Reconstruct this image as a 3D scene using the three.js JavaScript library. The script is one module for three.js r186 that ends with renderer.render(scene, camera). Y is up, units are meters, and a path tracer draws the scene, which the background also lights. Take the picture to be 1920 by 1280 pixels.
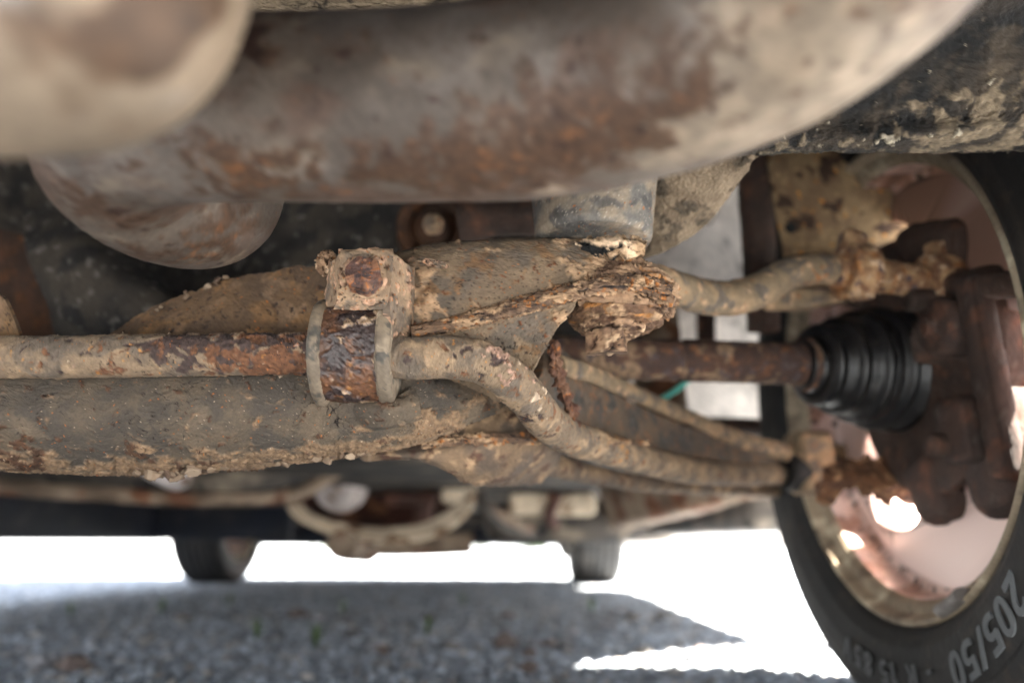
import * as THREE from 'three';
import { mergeGeometries } from 'three/addons/utils/BufferGeometryUtils.js';
import { FontLoader } from 'three/addons/loaders/FontLoader.js';
import { TextGeometry } from 'three/addons/geometries/TextGeometry.js';
import { RoundedBoxGeometry } from 'three/addons/geometries/RoundedBoxGeometry.js';
import { createNoise3D } from 'simplex-noise';

// ---------------------------------------------------------------- camera, sky, sun, exposure
const F = 1400, HORIZON = 1017, EYE = 0.148;             // lens in pixels of a 1920 x 1280 frame, horizon row, height of the lens
const PITCH = Math.atan((HORIZON - 640) / F);
const scene = new THREE.Scene();
const camera = new THREE.PerspectiveCamera(2 * Math.atan(640 / F) * 180 / Math.PI, 1.5, 0.02, 900);
camera.position.set(0, EYE, 0);
camera.rotation.set(PITCH, 0, 0);
camera.focus = 0.385; camera.userData.fStop = 3.4;
const renderer = new THREE.WebGLRenderer({ antialias: true });
renderer.toneMapping = THREE.LinearToneMapping;
renderer.toneMappingExposure = 33;
renderer.shadowMap.enabled = true;
const SUN_EL = 50 * Math.PI / 180, SUN_AZ = 100 * Math.PI / 180;   // high over the car's side
const SKY = 0.17;
const sunDir = new THREE.Vector3(Math.sin(SUN_AZ) * Math.cos(SUN_EL), Math.sin(SUN_EL), -Math.cos(SUN_AZ) * Math.cos(SUN_EL));
{ // a bright hazy sky: white towards the horizon and round the sun, faintly blue overhead
  const W = 512, H = 256, d = new Float32Array(W * H * 4);
  for (let j = 0; j < H; j++) for (let i = 0; i < W; i++) {
    const up = ((j + 0.5) / H - 0.5) * Math.PI, ro = ((i + 0.5) / W - 0.5) * 2 * Math.PI, x = Math.cos(ro) * Math.cos(up), y = Math.sin(up), z = Math.sin(ro) * Math.cos(up);
    const c = Math.max(0, x * sunDir.x + y * sunDir.y + z * sunDir.z), glow = 0.35 * c ** 6 + 1.2 * c ** 60, t = Math.max(0, y) ** 0.6, k = (j * W + i) * 4;
    d[k] = SKY * (1.0 - 0.44 * t + glow); d[k + 1] = SKY * (0.985 - 0.36 * t + glow * 0.96); d[k + 2] = SKY * (0.965 - 0.2 * t + glow * 0.88); d[k + 3] = 1;
  }
  const t = new THREE.DataTexture(d, W, H, THREE.RGBAFormat, THREE.FloatType); t.mapping = THREE.EquirectangularReflectionMapping; t.magFilter = THREE.LinearFilter; t.needsUpdate = true;
  scene.background = t; scene.environment = t; }
const sun = new THREE.DirectionalLight(new THREE.Color(1, 0.92, 0.81), 4.2);
sun.position.copy(sunDir).multiplyScalar(30).add(new THREE.Vector3(-0.4, 0, -1.7)); sun.target.position.set(-0.4, 0, -1.7);
sun.castShadow = true; sun.shadow.mapSize.set(2048, 2048);
Object.assign(sun.shadow.camera, { left: -8, right: 8, top: 8, bottom: -8, near: 1, far: 60 });
scene.add(sun, sun.target);

// ---------------------------------------------------------------- helpers
function rng(seed) { let a = seed >>> 0; return () => { a = (a + 0x6d2b79f5) | 0; let t = Math.imul(a ^ (a >>> 15), 1 | a); t = (t + Math.imul(t ^ (t >>> 7), 61 | t)) ^ t; return ((t ^ (t >>> 14)) >>> 0) / 4294967296; }; }
const n3 = createNoise3D(rng(11));
const fbm = (x, y, z, o) => { let s = 0, a = 0.5, f = 1; for (let i = 0; i < o; i++) { s += a * n3(x * f, y * f, z * f + i * 7.3); f *= 2.07; a *= 0.5; } return s; };
const sst = (a, b, x) => { const t = Math.min(1, Math.max(0, (x - a) / (b - a))); return t * t * (3 - 2 * t); };
const SP = Math.sin(PITCH), CP = Math.cos(PITCH);
// a surveyed point: bearing (column, row of the 1920 x 1280 survey frame) and distance along the lens axis, in metres, to world metres
const V = (px, py, d) => { const r = (px - 960) / F * d, u = (640 - py) / F * d; return new THREE.Vector3(r, EYE + SP * d + CP * u, -CP * d + SP * u); };
const CAR = new THREE.Vector3(-0.4, 0, -1.6);

// colours, linear
const TAN = [0.36, 0.265, 0.18], DUST = [0.26, 0.2, 0.145], SLATE = [0.07, 0.07, 0.072], GREY = [0.17, 0.16, 0.15], RUST = [0.17, 0.07, 0.032], BROWN = [0.11, 0.06, 0.035],
  ORANGE = [0.34, 0.135, 0.045], DARK = [0.035, 0.024, 0.022], PURPLE = [0.075, 0.052, 0.055], CREAM = [0.52, 0.43, 0.33], SILVER = [0.34, 0.33, 0.33], BLACK = [0.014, 0.014, 0.016], MUD = [0.2, 0.145, 0.1];

/* What a surface is made of: a base of two mixed colours, then layers (paint, dirt, rust, flakes) that lie over it where a 3-D noise passes a threshold; each has a height, so its edge is a real step.
   bumps: [amplitude in metres, frequency per metre, octaves, ridged]; a layer's spots [column, row, distance, radius m, strength] put patches where the survey shows them. */
function skin({ a, b, f = 30, bumps = [], layers = [], cracks }) {
  const ls = layers.map((l, i) => ({ o: 5, w: 0.06, h: 0, st: [1, 1, 1], vary: 0.25, ...l, seed: l.seed ?? 13.7 * (i + 1), spots: (l.spots || []).map(([x, y, d, r, s = 0.9]) => ({ p: V(x, y, d), r, s })) }));
  return (p, out) => {
    // drift the pattern so that patches get frayed, grown edges
    const { x, y, z } = p, wx = x + 0.003 * n3(x * 55, y * 55, z * 55) + 0.0006 * n3(x * 260 + 4, y * 260, z * 260), wy = y + 0.003 * n3(x * 55 + 40, y * 55, z * 55) + 0.0006 * n3(x * 260, y * 260 + 9, z * 260);
    let m = sst(-0.35, 0.35, fbm(x * f + 3, y * f, z * f, 4)), h = 0;
    const c = out.c;
    for (let k = 0; k < 3; k++) c[k] = a[k] + (b[k] - a[k]) * m;
    for (const [amp, bf, o, ridge, st = [1, 1, 1]] of bumps) { const v = fbm(x * bf * st[0] + 31, y * bf * st[1], z * bf * st[2] + 5, o); h += 0.6 * amp * (ridge ? 0.35 - Math.abs(v) * 2 : v); }
    for (const l of ls) {
      const fine = l.f > 150; let v = 1.15 * fbm((fine ? x : wx) * l.f * l.st[0] + l.seed, (fine ? y : wy) * l.f * l.st[1] + l.seed * 0.7, z * l.f * l.st[2], fine ? 2 : l.o);
      for (const q of l.spots) { const dd = Math.hypot(x - q.p.x, y - q.p.y, z - q.p.z) / q.r; if (dd < 1.6) v += q.s * (1 - sst(0.2, 1.55, dd)); }
      const k = sst(l.t - l.w, l.t + l.w, v);
      if (k > 0) {
        const vv = 1 + l.vary * n3(x * l.f * 3.1 + l.seed, y * l.f * 3.1, z * l.f * 3.1);
        for (let q = 0; q < 3; q++) c[q] += (l.c[q] * vv - c[q]) * k * (l.cover ?? 1);
        h += l.h * k;
        if (l.rough) h += 0.45 * l.rough * k * fbm(x * l.f * 6, y * l.f * 6, z * l.f * 6 + l.seed, 3);
      }
    }
    if (cracks) { const v = Math.abs(fbm(x * cracks.f + 77, y * cracks.f * (cracks.sy ?? 1), z * cracks.f, 3)), gate = sst(0.0, 0.25, fbm(x * cracks.f * 0.35, y * cracks.f * 0.35, z * cracks.f * 0.35 + 9, 2) + (cracks.more ?? 0)); const k = (1 - sst(0.004, cracks.w ?? 0.022, v)) * gate; h -= cracks.h * k; if (cracks.c) for (let q = 0; q < 3; q++) c[q] += (cracks.c[q] - c[q]) * k; }
    // fine grain of the matter itself
    const g = 1 + 0.16 * n3(x * 900, y * 900, z * 900) + 0.12 * n3(x * 310 + 9, y * 310, z * 310);
    const lum = Math.max(0.01, 0.3 * c[0] + 0.5 * c[1] + 0.2 * c[2]), e = g * Math.pow(lum / 0.3, 0.56);   // widen the pale-to-dark span: contrast the flat light lacks, put into the colour
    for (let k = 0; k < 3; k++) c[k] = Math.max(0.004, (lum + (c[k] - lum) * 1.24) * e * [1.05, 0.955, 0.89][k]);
    out.h = h;
  };
}
// fine relief shared by all rough metal: a tiling noise, uv in metres
function noiseTexture(size, seed, oct, contrast = 1) {
  const d = new Uint8Array(size * size * 4), n = createNoise3D(rng(seed)), T = Math.PI * 2;
  for (let j = 0; j < size; j++) for (let i = 0; i < size; i++) {
    let s = 0, a = 0.5, f = 1.3;
    const u = i / size * T, v = j / size * T;
    for (let o = 0; o < oct; o++) { s += a * n(Math.cos(u) * f + Math.cos(v) * f * 0.93 + o, Math.sin(u) * f + o * 3.1, Math.sin(v) * f * 1.07 + Math.cos(v) * f * 0.4); f *= 2.1; a *= 0.55; }
    const b = Math.max(0, Math.min(255, 128 + 127 * s * contrast)), k = (j * size + i) * 4;
    d[k] = d[k + 1] = d[k + 2] = b; d[k + 3] = 255;
  }
  const t = new THREE.DataTexture(d, size, size); t.wrapS = t.wrapT = THREE.RepeatWrapping; t.magFilter = THREE.LinearFilter; t.needsUpdate = true; return t;
}
const grainTex = noiseTexture(512, 5, 7, 1.2);
function rep(t, r) { const c = t.clone(); c.repeat.set(r, r); c.needsUpdate = true; return c; }
const grain = rep(grainTex, 16);
const rough = (roughness, bump = 0.0006, extra = {}) => new THREE.MeshStandardMaterial({ vertexColors: true, roughness, metalness: 0, bumpMap: grain, bumpScale: bump, ...extra });
const M = {
  rust: rough(0.88), wet: rough(0.5, 0.0004), pipe: rough(0.6, 0.0002, { metalness: 0.25 }), soft: rough(0.95, 0.0008), rubber: rough(0.75, 0.0003), flat: rough(0.8, 0.0002),
  paint: new THREE.MeshPhysicalMaterial({ color: new THREE.Color(0.012, 0.02, 0.05), roughness: 0.35, clearcoat: 0.6, clearcoatRoughness: 0.25 }),
};
const shade = (o) => { o.castShadow = o.receiveShadow = true; return o; };
const E3 = () => new THREE.Vector3();

function finish(pos, uv, idx, fn, nrm, back) {      // displaced, coloured geometry from a grid; nrm: unit normals of the grid
  const n = pos.length / 3, col = new Float32Array(n * 3), out = { c: [0, 0, 0], h: 0 }, p = E3();
  for (let i = 0; i < n; i++) {
    p.set(pos[i * 3], pos[i * 3 + 1], pos[i * 3 + 2]);
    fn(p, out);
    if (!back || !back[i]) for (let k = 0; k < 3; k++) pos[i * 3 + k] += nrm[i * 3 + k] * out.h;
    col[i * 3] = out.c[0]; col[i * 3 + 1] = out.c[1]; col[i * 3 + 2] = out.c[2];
  }
  const g = new THREE.BufferGeometry();
  g.setAttribute('position', new THREE.BufferAttribute(new Float32Array(pos), 3));
  g.setAttribute('uv', new THREE.BufferAttribute(new Float32Array(uv), 2));
  g.setAttribute('color', new THREE.BufferAttribute(col, 3));
  g.setIndex(idx); g.computeVertexNormals();
  return g;
}
const curve = (pts) => new THREE.CatmullRomCurve3(pts, false, 'centripetal');
const asV = (q) => (q.isVector3 ? q : V(...q));

/* A sheet of metal through rows of surveyed points (each row from left to right, rows from top to bottom), with thickness and worn edges. */
function sheet(rows, fn, { cell = 0.001, th = 0.004, rag = [0, 0, 0, 0], ragF = 120 } = {}) {
  const curves = rows.map((r) => curve(r.map(asV)));
  const len = Math.max(...curves.map((c) => c.getLength()));
  const nu = Math.max(4, Math.round(len / cell));
  const cols = [];
  for (let i = 0; i <= nu; i++) cols.push(curves.map((c) => c.getPoint(i / nu)));
  const high = Math.max(...[0, 0.25, 0.5, 0.75, 1].map((t) => { const c = cols[Math.round(t * nu)]; let s = 0; for (let k = 1; k < c.length; k++) s += c[k].distanceTo(c[k - 1]); return s; }));
  const nv = Math.max(3, Math.round(high / cell));
  const P = [];
  for (let i = 0; i <= nu; i++) {
    const c = cols[i].length > 2 ? curve(cols[i]) : null, q = cols[i][0];
    const r = (k) => rag[k] * (0.5 + 1.2 * fbm(q.x * ragF + k * 17, q.y * ragF, q.z * ragF, 3));
    const t0 = Math.max(0, r(0)), t1 = 1 - Math.max(0, r(1));
    for (let j = 0; j <= nv; j++) { const t = t0 + (t1 - t0) * j / nv; P.push(c ? c.getPoint(t) : cols[i][0].clone().lerp(cols[i][1], t)); }
  }
  const at = (i, j) => P[i * (nv + 1) + j];
  if (rag[2] || rag[3]) for (let j = 0; j <= nv; j++) {
    const q = at(0, j), e = at(nu, j), a = Math.max(0, rag[2] * (0.5 + 1.1 * fbm(q.x * ragF, q.y * ragF, q.z * ragF + 3, 5))), b = Math.max(0, rag[3] * (0.5 + 1.1 * fbm(e.x * ragF, e.y * ragF, e.z * ragF + 8, 5)));
    const line = []; for (let i = 0; i <= nu; i++) line.push(at(i, j).clone());
    for (let i = 0; i <= nu; i++) { const x = (a + (1 - a - b) * i / nu) * nu, k = Math.min(nu - 1, Math.floor(x)); at(i, j).copy(line[k]).lerp(line[k + 1], x - k); }
  }
  const N = [], a = E3(), b = E3();
  for (let i = 0; i <= nu; i++) for (let j = 0; j <= nv; j++) {
    a.subVectors(at(Math.min(nu, i + 1), j), at(Math.max(0, i - 1), j)); b.subVectors(at(i, Math.min(nv, j + 1)), at(i, Math.max(0, j - 1)));
    N.push(E3().crossVectors(b, a).normalize());
  }
  const pos = [], uv = [], nrm = [], idx = [], back = [], W = nv + 1, n = (nu + 1) * W;
  for (const s of [0, 1]) for (let i = 0; i <= nu; i++) for (let j = 0; j <= nv; j++) {
    const p = at(i, j), m = N[i * W + j];
    pos.push(p.x - m.x * th * s, p.y - m.y * th * s, p.z - m.z * th * s); nrm.push(m.x, m.y, m.z); uv.push(i / nu * len, j / nv * high); back.push(s);
  }
  const quad = (p, q, r, s) => idx.push(p, q, r, p, r, s);
  for (let i = 0; i < nu; i++) for (let j = 0; j < nv; j++) { const k = i * W + j; quad(k, k + 1, k + W + 1, k + W); quad(n + k, n + k + W, n + k + W + 1, n + k + 1); }
  const edge = (k, l) => { const m = pos.length / 3; for (const q of [k, l, n + l, n + k]) { pos.push(pos[q * 3], pos[q * 3 + 1], pos[q * 3 + 2]); nrm.push(nrm[q * 3], nrm[q * 3 + 1], nrm[q * 3 + 2]); uv.push(uv[q * 2] + (q >= n ? th : 0), uv[q * 2 + 1] + (q >= n ? th : 0)); back.push(q >= n ? 1 : 0); } quad(m, m + 1, m + 2, m + 3); };
  for (let i = 0; i < nu; i++) { edge((i + 1) * W, i * W); edge(i * W + nv, (i + 1) * W + nv); }
  for (let j = 0; j < nv; j++) { edge(j, j + 1); edge(nu * W + j + 1, nu * W + j); }
  return finish(pos, uv, idx, fn, nrm, back);
}
/* A pipe, bar or rod along surveyed points; radius in metres, one number or one per point; flat squeezes the section along the second axis. */
function pipe(pts, radius, fn, { cell = 0.001, flat = 1, cap = true, up } = {}) {
  const c = curve(pts.map(asV)), len = c.getLength(), rm = Array.isArray(radius) ? Math.max(...radius) : radius;
  const nu = Math.max(6, Math.round(len / cell)), nv = Math.max(12, Math.round(rm * 6.283 / cell));
  const rad = (t) => { if (!Array.isArray(radius)) return radius; const x = t * (radius.length - 1), k = Math.min(radius.length - 2, Math.floor(x)); return radius[k] + (radius[k + 1] - radius[k]) * sst(0, 1, x - k); };
  const pos = [], uv = [], nrm = [], idx = [], p = E3(), t = E3(), s = (up || new THREE.Vector3(0, 1, 0)).clone(), q = E3();
  for (let i = 0; i <= nu; i++) {
    c.getPoint(i / nu, p); c.getTangent(i / nu, t);
    s.addScaledVector(t, -s.dot(t)).normalize(); q.crossVectors(t, s).normalize();
    const r = rad(i / nu);
    for (let j = 0; j <= nv; j++) {
      const a = j / nv * 6.283185307, ca = Math.cos(a), sa = Math.sin(a) * flat;
      const nx = s.x * ca + q.x * sa, ny = s.y * ca + q.y * sa, nz = s.z * ca + q.z * sa;
      pos.push(p.x + nx * r, p.y + ny * r, p.z + nz * r); const l = Math.hypot(nx, ny, nz); nrm.push(nx / l, ny / l, nz / l); uv.push(i / nu * len, j / nv * rm * 6.283);
    }
  }
  const W = nv + 1;
  for (let i = 0; i < nu; i++) for (let j = 0; j < nv; j++) { const k = i * W + j; idx.push(k, k + 1, k + W + 1, k, k + W + 1, k + W); }
  if (cap) for (const e of [0, nu]) {
    c.getPoint(e / nu, p); c.getTangent(e / nu, t).multiplyScalar(e ? 1 : -1);
    const m = pos.length / 3; pos.push(p.x, p.y, p.z); nrm.push(t.x, t.y, t.z); uv.push(0, 0);
    for (let j = 0; j <= nv; j++) { const k = e * W + j; pos.push(pos[k * 3], pos[k * 3 + 1], pos[k * 3 + 2]); nrm.push(nrm[k * 3], nrm[k * 3 + 1], nrm[k * 3 + 2]); uv.push(uv[k * 2 + 1], 0.01); }
    for (let j = 0; j < nv; j++) e ? idx.push(m, m + 1 + j, m + 2 + j) : idx.push(m, m + 2 + j, m + 1 + j);
  }
  return finish(pos, uv, idx, fn, nrm);
}
/* A turned body: profile [[radius, along], ...] about an axis through origin. */
function turned(profile, origin, axis, fn, { cell = 0.0015, from = 0, sweep = 6.283185307 } = {}) {
  const prof = new THREE.Path(profile.map(([r, l]) => new THREE.Vector2(r, l))).getSpacedPoints(1);
  const pts = []; for (let k = 0; k < profile.length - 1; k++) { const [r0, l0] = profile[k], [r1, l1] = profile[k + 1], m = Math.max(1, Math.round(Math.hypot(r1 - r0, l1 - l0) / cell)); for (let i = 0; i < m; i++) pts.push([r0 + (r1 - r0) * i / m, l0 + (l1 - l0) * i / m]); }
  pts.push(profile[profile.length - 1]);
  const ax = axis.clone().normalize(), s = Math.abs(ax.y) > 0.9 ? new THREE.Vector3(0, 0, 1) : new THREE.Vector3(0, 1, 0); s.addScaledVector(ax, -s.dot(ax)).normalize();
  const q = E3().crossVectors(ax, s), rm = Math.max(...profile.map((x) => x[0])), nv = Math.max(16, Math.round(rm * sweep / cell)), pos = [], uv = [], nrm = [], idx = [], W = nv + 1;
  pts.forEach(([r, l], i) => {
    const e = pts[Math.min(pts.length - 1, i + 1)], w = pts[Math.max(0, i - 1)], dr = e[0] - w[0], dl = e[1] - w[1], L = Math.hypot(dr, dl) || 1;
    for (let j = 0; j <= nv; j++) {
      const a = from + j / nv * sweep, ca = Math.cos(a), sa = Math.sin(a), rx = s.x * ca + q.x * sa, ry = s.y * ca + q.y * sa, rz = s.z * ca + q.z * sa;
      pos.push(origin.x + rx * r + ax.x * l, origin.y + ry * r + ax.y * l, origin.z + rz * r + ax.z * l);
      nrm.push(rx * dl / L - ax.x * dr / L, ry * dl / L - ax.y * dr / L, rz * dl / L - ax.z * dr / L); uv.push(a * rm, l + r);
    }
  });
  for (let i = 0; i < pts.length - 1; i++) for (let j = 0; j < nv; j++) { const k = i * W + j; idx.push(k, k + W + 1, k + 1, k, k + W, k + W + 1); }
  return finish(pos, uv, idx, fn, nrm);
}
/* A lump: a box or any closed geometry, finely divided, then coloured and roughened by its skin. */
function lump(g, fn) {
  g = g.index ? g.toNonIndexed() : g;
  const p = g.attributes.position, key = new Map(), pos = [], idx = [], uv = [], u = g.attributes.uv;
  for (let i = 0; i < p.count; i++) { const k = [p.getX(i), p.getY(i), p.getZ(i)].map((v) => Math.round(v * 1e5)).join(); if (!key.has(k)) { key.set(k, pos.length / 3); pos.push(p.getX(i), p.getY(i), p.getZ(i)); uv.push(u ? u.getX(i) * 0.1 : 0, u ? u.getY(i) * 0.1 : 0); } idx.push(key.get(k)); }
  const t = new THREE.BufferGeometry(); t.setAttribute('position', new THREE.BufferAttribute(new Float32Array(pos), 3)); t.setIndex(idx); t.computeVertexNormals();
  return finish(pos, uv, idx, fn, t.attributes.normal.array);
}
const box = (w, h, d, s = 8, r = 0.004) => { const g = new THREE.BoxGeometry(w, h, d, Math.max(1, Math.round(w / (s / 1000))), Math.max(1, Math.round(h / (s / 1000))), Math.max(1, Math.round(d / (s / 1000)))); const p = g.attributes.position; for (let i = 0; i < p.count; i++) { const v = [p.getX(i), p.getY(i), p.getZ(i)], lim = [w / 2 - r, h / 2 - r, d / 2 - r], e = v.map((x, k) => Math.max(0, Math.abs(x) - Math.max(0, lim[k]))), L = Math.hypot(...e); if (L > r && L > 0) v.forEach((x, k) => { v[k] = Math.sign(x) * (Math.min(Math.abs(x), Math.max(0, lim[k])) + e[k] * r / L); }); p.setXYZ(i, ...v); } return g; };
const put = (g, v, rx = 0, ry = 0, rz = 0) => { g.rotateX(rx); g.rotateY(ry); g.rotateZ(rz); g.translate(v.x, v.y, v.z); return g; };

// ---------------------------------------------------------------- the car: one thing; its parts are children, their pieces grandchildren
const car = new THREE.Group(); car.name = 'car'; car.position.copy(CAR); scene.add(car);
car.userData = { label: 'old car with rusty underside of pipes, axle and bars, standing on gravel', category: 'car' };
function part(name, geo, material, parent = car, label) {
  const g = (Array.isArray(geo) ? mergeGeometries(geo.map((x) => (x.index ? x.toNonIndexed() : x))) : geo);
  if (parent === car) g.translate(-CAR.x, -CAR.y, -CAR.z); else if (parent.userData.world) g.translate(-CAR.x, -CAR.y, -CAR.z);
  const m = shade(new THREE.Mesh(g, material)); m.name = name; if (label) m.userData.label = label;
  m.userData.world = true; parent.add(m); return m;
}
function assembly(name, label, parent = car) { const g = new THREE.Group(); g.name = name; if (label) g.userData.label = label; g.userData.world = true; parent.add(g); return g; }

// materials of the rusty metal
const S = {};
S.beam = skin({ a: [0.092, 0.082, 0.07], b: [0.135, 0.112, 0.085], f: 22, bumps: [[0.0011, 45, 5], [0.0004, 400, 3]], cracks: { f: 45, h: 0.001, w: 0.014, c: DARK },
  layers: [{ c: [0.17, 0.14, 0.105], f: 24, t: 0.28, w: 0.24, cover: 0.6 }, { c: [0.22, 0.162, 0.112], f: 60, t: 0.58, w: 0.2, h: 0.001, rough: 0.0024, st: [0.7, 1.3, 1], seed: 5, spots: [[-40, 862, 0.42, 0.022], [40, 866, 0.42, 0.022], [120, 868, 0.42, 0.022], [200, 868, 0.42, 0.02], [270, 872, 0.42, 0.02], [340, 872, 0.42, 0.024], [420, 862, 0.42, 0.02], [500, 855, 0.42, 0.018], [580, 852, 0.42, 0.02], [650, 845, 0.42, 0.022], [740, 822, 0.42, 0.022], [800, 806, 0.42, 0.018], [860, 784, 0.428, 0.014], [950, 748, 0.44, 0.012]].map((q) => [...q, 0.6]) },
    { c: BROWN, f: 70, t: 0.56, w: 0.08, h: 0.001, rough: 0.002, spots: [[20, 845, 0.41, 0.018, 0.5], [60, 862, 0.41, 0.014, 0.5], [230, 838, 0.4, 0.006, 0.5], [300, 876, 0.42, 0.014, 0.5], [420, 868, 0.42, 0.01, 0.4]] }, { c: ORANGE, f: 260, t: 0.66, w: 0.05, h: 0.0004 }, { c: [0.34, 0.3, 0.25], f: 420, t: 0.66, w: 0.06 }] });
S.bar = skin({ a: [0.225, 0.178, 0.13], b: [0.175, 0.142, 0.108], f: 40, bumps: [[0.001, 80, 5], [0.0005, 420, 3]], cracks: { f: 70, h: 0.0008, w: 0.015, c: DARK },
  layers: [{ c: [0.29, 0.225, 0.16], f: 42, t: 0.24, w: 0.24, h: 0.0004, rough: 0.0015, cover: 0.7 }, { c: [0.125, 0.112, 0.098], f: 40, t: 0.26, w: 0.24, cover: 0.7, spots: [[90, 690, 0.38, 0.02, 0.4], [1060, 800, 0.47, 0.02, 0.3]] },
    { c: [0.085, 0.06, 0.055], f: 75, t: 0.54, w: 0.12, h: -0.0008, rough: 0.001, spots: [[290, 640, 0.38, 0.016, 0.5], [370, 640, 0.38, 0.02, 0.6], [480, 640, 0.38, 0.022, 0.65], [570, 655, 0.385, 0.02, 0.7], [930, 668, 0.388, 0.006, 0.6], [985, 775, 0.415, 0.009, 0.6], [1005, 800, 0.43, 0.009, 0.6]] },
    { c: [0.17, 0.088, 0.052], f: 80, t: 0.52, w: 0.12, h: -0.0005, rough: 0.001, spots: [[440, 676, 0.38, 0.018, 0.5], [510, 680, 0.385, 0.018, 0.55], [565, 690, 0.385, 0.016, 0.5], [205, 690, 0.38, 0.008, 0.45], [300, 650, 0.38, 0.008, 0.4]] },
    { c: [0.3, 0.215, 0.175], f: 80, t: 0.76, w: 0.06, h: 0.0008, rough: 0.0012, spots: [[950, 680, 0.389, 0.01, 0.75], [985, 715, 0.398, 0.008, 0.75], [905, 655, 0.384, 0.005, 0.5]] },
    { c: [0.34, 0.29, 0.235], f: 90, t: 0.76, w: 0.05, h: 0.0012, spots: [[1000, 748, 0.407, 0.008, 0.8]] },
    { c: [0.36, 0.19, 0.075], f: 120, t: 0.66, w: 0.12, cover: 0.85, spots: [[1160, 838, 0.53, 0.012, 0.5], [1085, 805, 0.48, 0.008, 0.4], [250, 655, 0.38, 0.006, 0.35], [1130, 820, 0.51, 0.006, 0.5]] }, { c: ORANGE, f: 420, t: 0.66, w: 0.05 }] });
S.gusset = skin({ a: [0.165, 0.112, 0.068], b: [0.12, 0.085, 0.058], f: 24, bumps: [[0.0008, 60, 5], [0.0004, 350, 3]], cracks: { f: 50, h: 0.001, c: DARK },
  layers: [{ c: [0.22, 0.14, 0.075], f: 40, t: 0.24, w: 0.2, cover: 0.7 }, { c: MUD, f: 34, t: 0.36, w: 0.16, h: 0.0004, cover: 0.8 }, { c: [0.07, 0.045, 0.035], f: 120, t: 0.5, w: 0.1, h: -0.0006 }, { c: ORANGE, f: 350, t: 0.62, w: 0.05 }] });
S.arm = skin({ a: [0.175, 0.14, 0.104], b: [0.215, 0.17, 0.122], f: 30, bumps: [[0.001, 60, 5], [0.0006, 380, 3]], cracks: { f: 60, h: 0.001, w: 0.014, c: DARK },
  layers: [{ c: [0.12, 0.108, 0.094], f: 30, t: 0.24, w: 0.2, cover: 0.75, spots: [[830, 560, 0.4, 0.02, 0.35], [1000, 640, 0.4, 0.02, 0.3]] }, { c: [0.31, 0.23, 0.16], f: 45, t: 0.52, w: 0.12, h: 0.001, rough: 0.002, spots: [[800, 500, 0.41, 0.016, 0.5], [1150, 500, 0.41, 0.026, 0.6], [1060, 470, 0.42, 0.01, 0.4], [790, 590, 0.4, 0.013, 0.45], [1060, 600, 0.4, 0.012, 0.4]] },
    { c: [0.2, 0.125, 0.07], f: 50, t: 0.46, w: 0.14, cover: 0.8, spots: [[880, 565, 0.4, 0.012, 0.4], [990, 475, 0.41, 0.014, 0.4], [900, 500, 0.41, 0.01, 0.25]] }, { c: RUST, f: 130, t: 0.6, w: 0.08, h: 0.0008, spots: [[1005, 505, 0.41, 0.005, 0.6], [1040, 500, 0.41, 0.006, 0.6], [960, 620, 0.4, 0.005, 0.5]] }, { c: ORANGE, f: 380, t: 0.64, w: 0.05 }, { c: [0.09, 0.06, 0.045], f: 300, t: 0.5, w: 0.06, h: -0.0006 }] });
S.flange = skin({ a: [0.21, 0.145, 0.1], b: [0.12, 0.08, 0.056], f: 60, bumps: [[0.002, 220, 4, 0, [0.14, 1, 1]], [0.0024, 480, 3, 1, [0.08, 1, 0.6]], [0.001, 300, 3]], cracks: { f: 110, sy: 3, h: 0.0026, w: 0.045, more: 0.2, c: DARK },
  layers: [{ c: [0.3, 0.22, 0.15], f: 80, t: 0.22, w: 0.16, h: 0.0008, rough: 0.0014, st: [0.3, 1.3, 1] }, { c: [0.3, 0.14, 0.06], f: 140, t: 0.36, w: 0.06 }, { c: DARK, f: 180, t: 0.4, w: 0.05, h: -0.0012, st: [0.3, 1.4, 1] }] });
S.layered = skin({ a: [0.27, 0.19, 0.13], b: [0.16, 0.105, 0.073], f: 50, bumps: [[0.0045, 60, 4, 0, [0.4, 1, 1]], [0.006, 190, 2, 1, [0.08, 1, 0.3]], [0.001, 420, 3, 1, [0.15, 1, 0.5]]], cracks: { f: 70, sy: 3.2, h: 0.004, w: 0.05, more: 0.25, c: DARK },
  layers: [{ c: [0.36, 0.27, 0.19], f: 60, t: 0.34, w: 0.16, h: 0.001, cover: 0.7, st: [0.3, 1.3, 1] }, { c: [0.29, 0.155, 0.075], f: 80, t: 0.42, w: 0.12, st: [0.4, 1.3, 1] }, { c: BROWN, f: 110, t: 0.4, w: 0.08, h: -0.0015, st: [0.3, 1.4, 1] }] });
S.lump = skin({ a: [0.36, 0.26, 0.185], b: [0.24, 0.16, 0.11], f: 60, bumps: [[0.0035, 60, 5], [0.0014, 240, 4, 1], [0.0008, 600, 3]], cracks: { f: 90, h: 0.002, w: 0.05, more: 0.25, c: DARK },
  layers: [{ c: CREAM, f: 70, t: 0.25, w: 0.09, h: 0.0012, rough: 0.002, cover: 0.8 }, { c: [0.3, 0.16, 0.075], f: 90, t: 0.4, w: 0.1, h: -0.001 }, { c: BROWN, f: 130, t: 0.42, w: 0.06, h: -0.0012 }, { c: ORANGE, f: 300, t: 0.5, w: 0.05 }] });
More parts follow.
